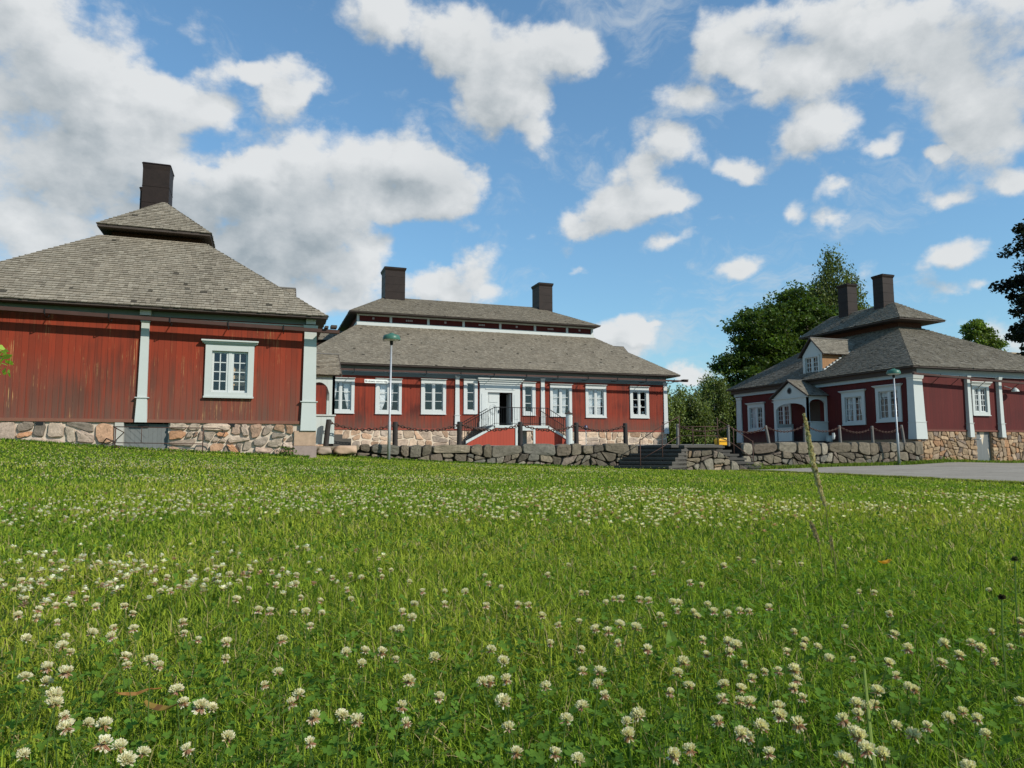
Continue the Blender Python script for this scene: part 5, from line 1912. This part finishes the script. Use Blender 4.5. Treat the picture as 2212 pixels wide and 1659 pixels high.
def far_flowers(n):
    x, y, d = wedge(n, 1.55, 21, .9)
    cl = vnoise(x, y, 2.1, 31) * .75 + vnoise(x, y, .6, 32) * .6 + rng.normal(0, .12, n)
    ang = np.arctan2(x, y) - HF
    band = np.exp(-((d - 4.5) / 3.8) ** 2) * .24 - .12 * np.clip((d - 9) / 6, 0, 1.5) - .22 * np.clip(ang / .6, -.2, 1) * (d > 3)
    keep = (cl + band > .24) & on_lawn(x, y) & (x < road_left(y) - .5)
    x, y, d = x[keep], y[keep], d[keep]
    n = len(x)
    z = gz(x, y) + rng.uniform(.062, .098, n)
    r = rng.uniform(.005, .0105, n) * (1 + .02 * d)
    # each head: a loose ball of small florets, some hanging
    m_ = 24
    k = np.arange(m_)
    cz = 1 - (k + .5) / m_ * 1.45
    az = k * 2.39996
    ax = np.stack([np.sqrt(np.maximum(0, 1 - cz ** 2)) * np.cos(az), np.sqrt(np.maximum(0, 1 - cz ** 2)) * np.sin(az), cz], -1)
    D = ax[None] + rng.normal(0, .16, (n, m_, 3))
    D /= np.linalg.norm(D, axis=2)[..., None]
    rr = r[:, None, None] * rng.uniform(.75, 1.15, (n, m_, 1))
    sd_ = np.cross(D, np.array([.3, .2, .93]))
    sd_ /= np.linalg.norm(sd_, axis=2)[..., None] + 1e-9
    up_ = np.cross(sd_, D)
    O = np.stack([x, y, z], -1)[:, None]
    tip = O + D * rr * np.array([1, 1, .8])
    hw = rr * .27
    V = np.stack([O + D * rr * .15 - sd_ * hw * .5, O + D * rr * .15 + sd_ * hw * .5, tip + sd_ * hw + up_ * hw * .4, tip - sd_ * hw + up_ * hw * .4], 2).reshape(-1, 3)
    q = np.arange(n * m_)[:, None] * 4 + np.array([[0, 1, 2, 3]])
    white = np.array([.86, .83, .70]) * rng.uniform(.8, 1.1, (n, 1))
    pink = np.array([.50, .33, .23]) * rng.uniform(.8, 1.2, (n, 1))
    wl = (rng.random(n) < .14)[:, None]
    col = np.repeat(np.where(wl, pink * 1.05, white)[:, None], m_, 1)
    col[:, 18:] = pink[:, None]
    col *= rng.uniform(.75, 1.15, (n, m_, 1))
    o = big_mesh('clover_flowers', V, q, np.zeros((0, 3), int), MAT['petal'], np.repeat(col.reshape(-1, 3), 4, 0))
    tag(o, label='small distant white clover flowers scattered over the lawn', kind='stuff')
    return n


far_flowers(26000)

# ------------------------------------------------------------------ single plants of the foreground
def spike(name, label, cat, pts, bottom, rad, n, cols, stem_r=.0016):
    m = MB()
    P = [Vector(p) for p in pts]
    B = Vector(bottom)
    o = thing(name, label, cat, tuple(B))
    m.tube([B] + P, [stem_r * 1.2] + [stem_r] * len(P), 6, (.22, .22, .07))
    m.build('stem', MAT['blade'], o)
    h = MB()
    seg = []
    for p, q in zip(P, P[1:]):
        seg.append((p, q, (q - p).length))
    tot = sum(s[2] for s in seg)
    for i in range(n):
        t_ = i / (n - 1)
        s = t_ * tot
        for p, q, L in seg:
            if s <= L + 1e-9:
                c = p.lerp(q, s / L)
                ax = (q - p).normalized()
                break
            s -= L
        rr = rad * (.45 + .75 * math.sin(math.pi * min(1, .12 + t_ * .86)) ** .7) * random.uniform(.65, 1.3)
        a = i * 2.4
        x = ax.cross(Vector((1, 0, .2))).normalized()
        y = ax.cross(x)
        d = (x * math.cos(a) + y * math.sin(a)) * .75 + ax * random.uniform(.5, 1.1)
        floret(h, c, d, rr * 1.7, rr * .8, random.choice(cols), random.choice(cols))
    h.build('seed_head', MAT['straw'], o)
    return o


STRAW = [(.68, .58, .30), (.76, .66, .38), (.54, .44, .21), (.70, .62, .36), (.36, .27, .13)]
TBR = [(.42, .33, .17), (.36, .27, .14), (.48, .38, .22)]
spike('grass_stalk', 'tall dry grass stalk with a long straw coloured seed head in the foreground', 'grass stalk',
      [tuple(Vector((0, 0, .36)) + (Vector(p) - Vector((0, 0, .36))) * 1.7) for p in ((1.083, 1.172, .247), (1.077, 1.181, .29), (1.071, 1.188, .336), (1.066, 1.192, .39), (1.060, 1.196, .437))],
      (1.848, 1.98, g1(1.848, 1.98)), .0068, 480, STRAW, .0015)
spike('grass_stalk', 'short brown seed head leaning left below the tall dry grass stalk', 'grass stalk',
      [(1.468, 1.62, .106), (1.462, 1.629, .137), (1.457, 1.637, .164)], (1.472, 1.612, g1(1.472, 1.612)), .0048, 60, TBR)
spike('grass_stalk', 'short pale seed head standing upright, right of the leaning brown one', 'grass stalk',
      [(1.493, 1.592, .085), (1.493, 1.596, .10), (1.492, 1.60, .126)], (1.494, 1.588, g1(1.494, 1.588)), .0036, 36, TBR)


def bud(x, y, z, cols, label, h):
    o = thing('seed_bud', label, 'seed bud', (x, y, g1(x, y)))
    m = MB()
    m.tube([(x - .008, y - .004, g1(x, y)), (x - .004, y, z * .6), (x, y, z)], .0014, 6, (.16, .24, .06))
    m.build('stem', MAT['blade'], o)
    m = MB()
    for i in range(44):
        a = i * 2.4
        f = i / 43
        d = (math.cos(a), math.sin(a), 1.6 - 2.2 * f)
        floret(m, (x, y, z), d, random.uniform(.006, .010) * h, .003, random.choice(cols), random.choice(cols))
    m.build('bud', MAT['petal'], o)


bud(1.08, .81, .135, [(.05, .04, .03), (.09, .065, .04), (.07, .06, .04)], 'blackish brown ragged seed bud on a pale stem at the right edge of the lawn', .72)
bud(1.285, .935, .165, [(.08, .10, .045), (.12, .13, .06), (.06, .065, .04)], 'greenish dark seed bud on a green stem, tallest at the right edge of the lawn', .72)


def leaf(name, label, x, y, z, L, w, yaw, cols, curl=.3, cat='leaf'):
    m = MB()
    c, s = math.cos(yaw), math.sin(yaw)
    n = 7
    prof = [math.sin(math.pi * (.06 + .9 * i / n)) ** .8 * w for i in range(n + 1)]
    P = []
    for i in range(n + 1):
        u = L * (i / n - .5)
        zz = z + curl * L * ((i / n - .5) ** 2 * 2) + random.uniform(-.001, .001)
        P.append(((x + c * u - s * prof[i], y + s * u + c * prof[i], zz + curl * prof[i] * .6), (x + c * u, y + s * u, zz - .001), (x + c * u + s * prof[i], y + s * u - c * prof[i], zz + curl * prof[i] * .5)))
    for a, b in zip(P, P[1:]):
        k = random.choice(cols)
        m.face([a[0], b[0], b[1], a[1]], k)
        m.face([a[1], b[1], b[2], a[2]], k)
    m.tube([P[-1][1], (x + c * L * .75, y + s * L * .75, z + curl * L * .3)], .0008, 4, cols[0])
    o = m.build(name, MAT['petal'], loc=(x, y, z))
    return tag(o, label, cat)


leaf('fallen_leaf', 'curled ochre brown dead leaf in the grass, upper one of two at the lower left', -.14, .99,   .07, .04, .007, .1, [(.36, .17, .05), (.42, .22, .07)], .25)
leaf('fallen_leaf', 'twisted dark brown dead leaf in the grass, lower one of two at the lower left', -.105, .955, .06, .045, .008, -.5, [(.20, .10, .04), (.14, .07, .03), (.30, .2, .05)], .35)
leaf('fallen_leaf', 'orange yellow fallen leaf on the lawn at the right', 1.48, 1.41, .08, .05, .011, .3, [(.60, .30, .03), (.55, .24, .03)], .3)
leaf('dandelion_leaf', 'broad upright green leaf sticking out of the grass in the lower middle', .56, .91, .085, .06, .010, 1.2, [(.16, .26, .05), (.13, .22, .04)], .5)
m = MB()
m.tube([(.57, .56, 0), (.60, .60, .06), (.635, .64, .12)], [.0022, .002, .0014], 6, (.25, .33, .08))
o = m.build('flower_stalk', MAT['blade'], loc=(.57, .56, 0))
tag(o, 'bare thick green stalk at the bottom edge of the lawn on the right', 'stalk')

# ------------------------------------------------------------------ trees
def leaf_cloud(P, size, col, var, flat=.4, droop=0, aspect=.62):
    """diamond leaves at points P"""
    n = len(P)
    nr = rng.normal(0, 1, (n, 3))
    nr[:, 2] = np.abs(nr[:, 2]) + flat
    nr /= np.linalg.norm(nr, axis=1)[:, None]
    t_ = rng.normal(0, 1, (n, 3))
    if droop:
        t_[:, 2] -= droop
    t_ -= nr * (t_ * nr).sum(1)[:, None]
    t_ /= np.linalg.norm(t_, axis=1)[:, None] + 1e-9
    b = np.cross(nr, t_)
    s = size * rng.uniform(.6, 1.35, n)[:, None]
    V = np.stack([P - t_ * s * .5, P + b * s * aspect * .5 + nr * s * .06, P + t_ * s * .5, P - b * s * aspect * .5 + nr * s * .06], 1).reshape(-1, 3)
    q = np.arange(n)[:, None] * 4 + np.array([[0, 1, 2, 3]])
    c = np.array(col) * (1 + var * rng.normal(0, 1, (n, 1))) + np.array([.02, .015, 0]) * (rng.random((n, 1)) < .15)
    c = np.clip(c, .004, 1)
    return V, q, np.repeat(c, 4, 0)


def tree(name, label, base, h, lobes, nleaf, size, col, mat, bark, var=.3, group=None, droop=0, trunk_r=.25, clump=.9, flat=.4, open_=0.15, cat='tree'):
    """lobes: (dx, dy, z, rx, ry, rz) ellipsoids of the crown relative to the foot"""
    o = thing(name, label, cat, base, group)
    B = np.array(base)
    vol = np.array([l[3] * l[4] * l[5] for l in lobes]) ** .8
    vol /= vol.sum()
    # clumps sit on and inside the lobes, unevenly
    cl = []
    ncl = max(30, int(nleaf / 130))
    for k in rng.choice(len(lobes), ncl, p=vol):
        l = lobes[k]
        d = rng.normal(0, 1, 3)
        d /= np.linalg.norm(d)
        r = rng.random() ** .28 * rng.uniform(.85, 1.10)
        cl.append(B + np.array([l[0] + d[0] * l[3] * r, l[1] + d[1] * l[4] * r, l[2] + d[2] * l[5] * r]))
    cl = np.array(cl)
    tone = rng.uniform(.72, 1.3, ncl)
    wgt = rng.uniform(.4, 1.6, ncl)
    wgt /= wgt.sum()
    pick = rng.choice(ncl, nleaf, p=wgt)
    cr = clump * rng.uniform(.55, 1.25, ncl)
    d = rng.normal(0, 1, (nleaf, 3))
    d /= np.linalg.norm(d, axis=1)[:, None]
    d *= (rng.random(nleaf) ** .5)[:, None]
    d[:, 2] *= .55 if not droop else 1.25
    P = cl[pick] + d * cr[pick][:, None]
    if droop:
        P[:, 2] -= rng.random(nleaf) * droop * .5
    P[:, 2] = np.maximum(P[:, 2], base[2] + .15)
    V, q, c = leaf_cloud(P, size, col, var, flat, droop)
    c *= np.repeat(tone[pick], 4)[:, None]
    big_mesh('crown', V, q, np.zeros((0, 3), int), MAT[mat], c, o)
    for k_ in o.children:
        # vertices are in world space; shift to the foot
        arr = np.empty(len(k_.data.vertices) * 3, np.float32)
        k_.data.vertices.foreach_get('co', arr)
        arr = arr.reshape(-1, 3) - B
        k_.data.vertices.foreach_set('co', arr.ravel())
        k_.data.update()
    m = MB()
    top = B + np.array([0, 0, h * .82])
    pts = [tuple(B + (top - B) * f + np.array([math.sin(f * 5) * .12 * trunk_r * 4, math.cos(f * 4) * .1 * trunk_r * 4 - .1 * trunk_r * 4, -.2 * (f == 0)])) for f in np.linspace(0, 1, 8)]
    m.tube(pts, [trunk_r * (1 - .85 * f) * (1.25 if f == 0 else 1) for f in np.linspace(0, 1, 8)], 9)
    for i in rng.choice(ncl, min(26, ncl), replace=False):
        e = cl[i]
        f = np.clip((e[2] - B[2]) / h - rng.uniform(.12, .3), .15, .78)
        s_ = np.array(pts[int(f * 7)])
        md = (s_ + e) / 2 + np.array([0, 0, .06 * h * rng.uniform(0, 1)])
        r = trunk_r * (1 - .85 * f) * .4
        m.tube([tuple(s_), tuple(md), tuple(e)], [r, r * .55, r * .15], 5)
    m.build('trunk', MAT[bark], o)
    return o


gb = .70
MG = (.060, .100, .018)
tree('maple_tree', 'broad dark green tree behind the left roof slope of the right house, lower broadleaf crown', (42.0, 52, gb), 13.4,
     [(-2.9, 0, 6.2, 2.4, 2.6, 2.4), (-.8, 0, 9.6, 3.0, 3.0, 3.0), (1.4, 0, 6.0, 3.0, 2.8, 3.4), (.8, .5, 10.5, 2.8, 2.8, 2.6), (-3.6, 0, 4.2, 1.7, 2, 1.6)], 42000, .28, MG, 'leaf', 'bark', .3, trunk_r=.4, clump=1.0)
tree('maple_tree', 'tallest broad dark green leafy tree behind the roof and chimneys of the right house', (47.6, 53, gb), 15.8,
     [(0, 0, 10.2, 3.6, 3.2, 4.2), (-1.6, 0, 12.6, 2.4, 2.4, 2.8), (2.4, 0, 9.8, 3.0, 3.0, 3.4), (-1.0, 0, 7, 3.8, 3, 3)], 42000, .28, (.066, .110, .020), 'leaf', 'bark', .3, trunk_r=.42, clump=1.0)
BG = (.105, .135, .042)
tree('birch_tree', 'tall pointed birch with hanging branches rising behind the left chimney of the right house', (57.8, 60, gb), 22.0,
     [(0, 0, 13.0, 3.5, 3.2, 4.5), (.2, 0, 17.2, 2.4, 2.3, 3.0), (0, 0, 20.2, 1.1, 1.1, 2.0), (-2.4, 0, 16.6, 1.1, 1.2, 2.0), (2.6, 0, 14.8, 1.3, 1.3, 2.4)], 36000, .26, BG, 'leaf', 'birch_bark', .3, droop=2.4, trunk_r=.3, clump=1.1, flat=.1)
tree('birch_tree', 'birch crown peeping out between the two chimneys of the right house', (61.9, 62, gb), 18.6,
     [(0, 0, 14, 1.5, 1.6, 4.4), (.3, 0, 11, 2.2, 2.2, 4)], 7000, .27, BG, 'leaf', 'birch_bark', .3, droop=2.2, trunk_r=.24, clump=.9, flat=.1)
gl = (.135, .175, .052)
for x, y, h, w, n, lb in ((30.6, 50, 5.3, 1.3, 8000, 'small birch half hidden behind the right corner of the main building'),
                          (32.8, 50, 5.5, 1.6, 12000, 'rounded light green birch in the gap between the main building and the right house'),
                          (35.9, 51, 7.2, 1.4, 12000, 'slender grey green birch beside the left end of the right house'),
                          (38.4, 50, 5.0, 1.5, 8000, 'low leafy birch hidden behind the left eaves of the right house')):
    tree('birch_tree', lb, (x, y, gb), h, [(0, 0, h * .50, w, w, h * .40), (-.25 * w, 0, h * .68, w * .65, w * .6, h * .27), (.3 * w, 0, h * .38, w * .9, w * .8, h * .3)],
         n, .19, gl, 'leaf', 'birch_bark', .32, droop=1.6, trunk_r=.13, clump=.6, flat=.1)
tree('purple_maple', 'nearly black leafy tree cut by the right edge, beyond the right house', (49.5, 31, -.2), 17,
     [(0, 0, 4.6, 3.7, 3.6, 3.0), (-.2, 0, 8.0, 3.9, 3.6, 2.6), (0, 0, 11.2, 3.8, 3.6, 2.6), (-.1, 0, 14.2, 3.3, 2.8, 2.4), (-4.0, 0, 10.2, 1.4, 1.2, .8)], 42000, .27, (.015, .020, .013), 'dark_leaf', 'bark', .3, trunk_r=.4, clump=.8)
tree('young_tree', 'small light green tree showing above the right slope of the right house roof', (59.2, 45, gb), 10.6,
     [(0, 0, 9.3, 1.25, 1.2, 1.9), (-.1, 0, 10.6, .6, .6, 1.1), (1.5, 0, 8.6, 1.2, 1.1, 1.5), (-.9, 0, 9.0, .8, .8, 1.2)], 12000, .2, (.14, .20, .04), 'leaf', 'bark', .3, trunk_r=.12, clump=.6)
tree('shrub', 'thin dark shrub above the right end of the right house roof', (63.0, 46, gb), 8.6,
     [(0, 0, 7.0, 1.3, 1.2, 1.5), (1.0, 0, 6.4, 1.2, 1.0, 1.3)], 2600, .22, (.05, .075, .022), 'leaf', 'bark', .35, trunk_r=.08, clump=.6, cat='shrub')
# clipped dark hedge between the houses
hd = thing('hedge', 'dense dark green hedge closing the gap behind the terrace between the houses', 'hedge', (41, 57, gb))
n = 26000
P = np.stack([rng.uniform(33, 49, n), 57 + rng.normal(0, .75, n), gb + rng.random(n) ** .7 * 2.5], -1)
P[:, 2] += .25 * np.sin(P[:, 0] * 1.3) + .2 * np.sin(P[:, 0] * 3.1)
P[:, 2] = np.maximum(P[:, 2], gb + .05)
V, q, c = leaf_cloud(P - np.array([41, 57, gb]), .26, (.028, .05, .014), .3)
big_mesh('foliage', V, q, np.zeros((0, 3), int), MAT['leaf'], c, hd)
m = MB()
for x in np.arange(33.5, 49, 1.3):
    m.tube([(x, 57, gb - .1), (x + .1, 57, gb + 1.2), (x - .05, 57, gb + 2.2)], [.07, .05, .02], 6)
m.build('stems', MAT['bark'], hd)
# sapling at the left edge
sp_ = thing('sapling', 'young leafy sapling whose leaf tips poke in at the left edge before the near house', 'sapling', (-2.05, 4.7, g1(-2.05, 4.7)))
bz_ = g1(-2.05, 4.7)
m = MB()
m.tube([(-2.05, 4.7, bz_ - .05), (-2.04, 4.71, .6), (-2.02, 4.7, 1.1), (-2.03, 4.7, 1.6)], [.014, .011, .008, .003], 6)
tw = []
for k in range(16):
    z = .55 + k * .062
    a = k * 2.1
    L = .50 - .015 * k
    e = (-2.04 + math.cos(a) * L, 4.7 + math.sin(a) * L * .6, z + .16)
    tw.append(((-2.04, 4.7, z), e))
tw += [((-2.04, 4.7, .78), (-1.42, 4.75, .90)), ((-2.04, 4.7, .70), (-1.45, 4.76, .82))]
for a, b in tw:
    m.tube([a, ((a[0] + b[0]) / 2, (a[1] + b[1]) / 2, (a[2] + b[2]) / 2 + .03), b], [.005, .004, .002], 5)
m.build('stem', MAT['bark'], sp_)
P = []
for a, b in tw:
    for j in range(26):
        t_ = rng.uniform(.3, 1.03)
        P.append(np.array(a) + (np.array(b) - np.array(a)) * t_ + rng.normal(0, .02, 3))
P += [np.array([rng.uniform(-1.50, -1.385), 4.75 + rng.normal(0, .03), zc + rng.normal(0, .035)]) for zc in (.82, .90, .92) for _ in range(9)]
P = np.array(P) - np.array([-2.05, 4.7, bz_])
V, q, c = leaf_cloud(P, .06, (.32, .46, .07), .25, .2, .4, .55)
big_mesh('leaves', V, q, np.zeros((0, 3), int), MAT['leaf'], c, sp_)


def weeds(name, label, x, y, n, r, h, col, seed):
    o = thing(name, label, 'weed', (x, y, g1(x, y)))
    P = np.stack([rng.normal(0, r * .5, n), rng.normal(0, r * .35, n), rng.random(n) * h], -1)
    V, q, c = leaf_cloud(P, .06, col, .3, .2)
    big_mesh('leaves', V, q, np.zeros((0, 3), int), MAT['leaf'], c, o)
    m = MB()
    for k in range(7):
        a = k * .9
        m.tube([(x, y, g1(x, y) - .02), (x + math.cos(a) * r * .5, y + math.sin(a) * r * .3, g1(x, y) + h * .8)], .004, 4)
    m.build('stem', MAT['bark'], o)


weeds('weed', 'small green weed at the stone base left of the near house corner blocks', .5, 17.4, 130, .2, .22, (.10, .17, .03), 1)
weeds('weed', 'bright green weed growing at the left foot of the stone bastion', 13.15, 21.45, 200, .3, .38, (.16, .24, .04), 2)
weeds('weed', 'green weed clump by the right foot of the stone bastion', 16.9, 21.5, 160, .4, .25, (.15, .21, .04), 3)
weeds('weed', 'green weed clump against the tan stone base of the right house', 27.2, 22.45, 160, .5, .2, (.13, .19, .04), 4)

# verge of longer grass between the road and the right terrace wall, and below the other walls
def verge(n, xa, xb, yf, sp, h0, h1, col):
    x = rng.uniform(xa, xb, n)
    y = yf(x) - np.abs(rng.normal(0, sp, n))
    z = gz(x, y) - .01
    h = rng.uniform(h0, h1, n)
    w = rng.uniform(.012, .022, n)
    a = rng.uniform(0, 6.28, n)
    lx, ly = rng.normal(0, .5, n) * h, rng.normal(0, .5, n) * h
    P = np.stack([x, y, z], -1)
    o = np.stack([np.cos(a) * w, np.sin(a) * w, 0 * w], -1)
    md = P + np.stack([lx * .35, ly * .35, h * .55], -1)
    tp = P + np.stack([lx, ly, h], -1)
    V = np.stack([P - o, P + o, md - o * .7, md + o * .7, tp], 1).reshape(-1, 3)
    b = np.arange(n)[:, None] * 5
    c = np.array(col) * rng.uniform(.6, 1.4, (n, 1)) + np.array([.08, .05, .01]) * (rng.random((n, 1)) < .25)
    ob = big_mesh('verge_grass', V, b + np.array([[0, 1, 3, 2]]), b + np.array([[2, 3, 4]]), MAT['blade'], np.repeat(c, 5, 0))
    tag(ob, label='longer tufted grass along the foot of the stone walls', kind='stuff')


def road_fringe(n):
    y = rng.uniform(2, 20.6, n)
    x = road_left(y) + np.abs(rng.normal(0, .13, n)) * np.where(rng.random(n) < .5, 1, .3) + .12 * np.maximum(0, np.sin(y * 3.7)) * rng.random(n)
    z = gz(x, y)
    h = rng.uniform(.02, .06, n)
    w = rng.uniform(.005, .010, n)
    a = rng.uniform(0, 6.28, n)
    lx, ly = rng.normal(0, .7, n) * h, rng.normal(0, .7, n) * h
    P = np.stack([x, y, z], -1)
    o = np.stack([np.cos(a) * w, np.sin(a) * w, 0 * w], -1)
    V = np.stack([P - o, P + o, P + np.stack([lx, ly, h], -1)], 1).reshape(-1, 3)
    c = np.array([.20, .25, .04]) * rng.uniform(.5, 1.3, (n, 1)) + np.array([.1, .06, .02]) * (rng.random((n, 1)) < .35)
    ob = big_mesh('edge_grass', V, np.zeros((0, 4), int), np.arange(n * 3).reshape(-1, 3), MAT['blade'], np.repeat(c, 3, 0))
    tag(ob, label='ragged grass growing out over the edge of the road', kind='stuff')


road_fringe(14000)
verge(9000, 17.2, 36, lambda x: np.full_like(x, 22.42), .28, .05, .16, (.13, .20, .03))
verge(3500, 1.3, 12.3, lambda x: np.full_like(x, 22.38), .12, .04, .10, (.10, .19, .02))
verge(2500, -6.5, 1.0, lambda x: np.full_like(x, 17.5), .08, .03, .08, (.10, .19, .02))

# brown roofed cottage far beyond the trees
ch = thing('cottage', 'distant cottage with an ochre brown roof, mostly hidden behind the dark tree', 'house', (86, 62, gb))
m = MB()
m.box(82.5, 92, 58.5, 66, gb, 9.8)
m.build('wall', MAT['red_far'], ch)
m = MB()
for s_ in (-1, 1):
    ye_, yr = 62.2 + s_ * 4.2, 62.2
    m.hexa([(82, ye_, 9.5), (92.5, ye_, 9.5), (92.5, yr, 12.4), (82, yr, 12.4), (82, ye_, 9.65), (92.5, ye_, 9.65), (92.5, yr, 12.55), (82, yr, 12.55)])
m.build('roof', plain('ochre_roof', (.30, .22, .12), .85, var=.25, scale=4), ch)
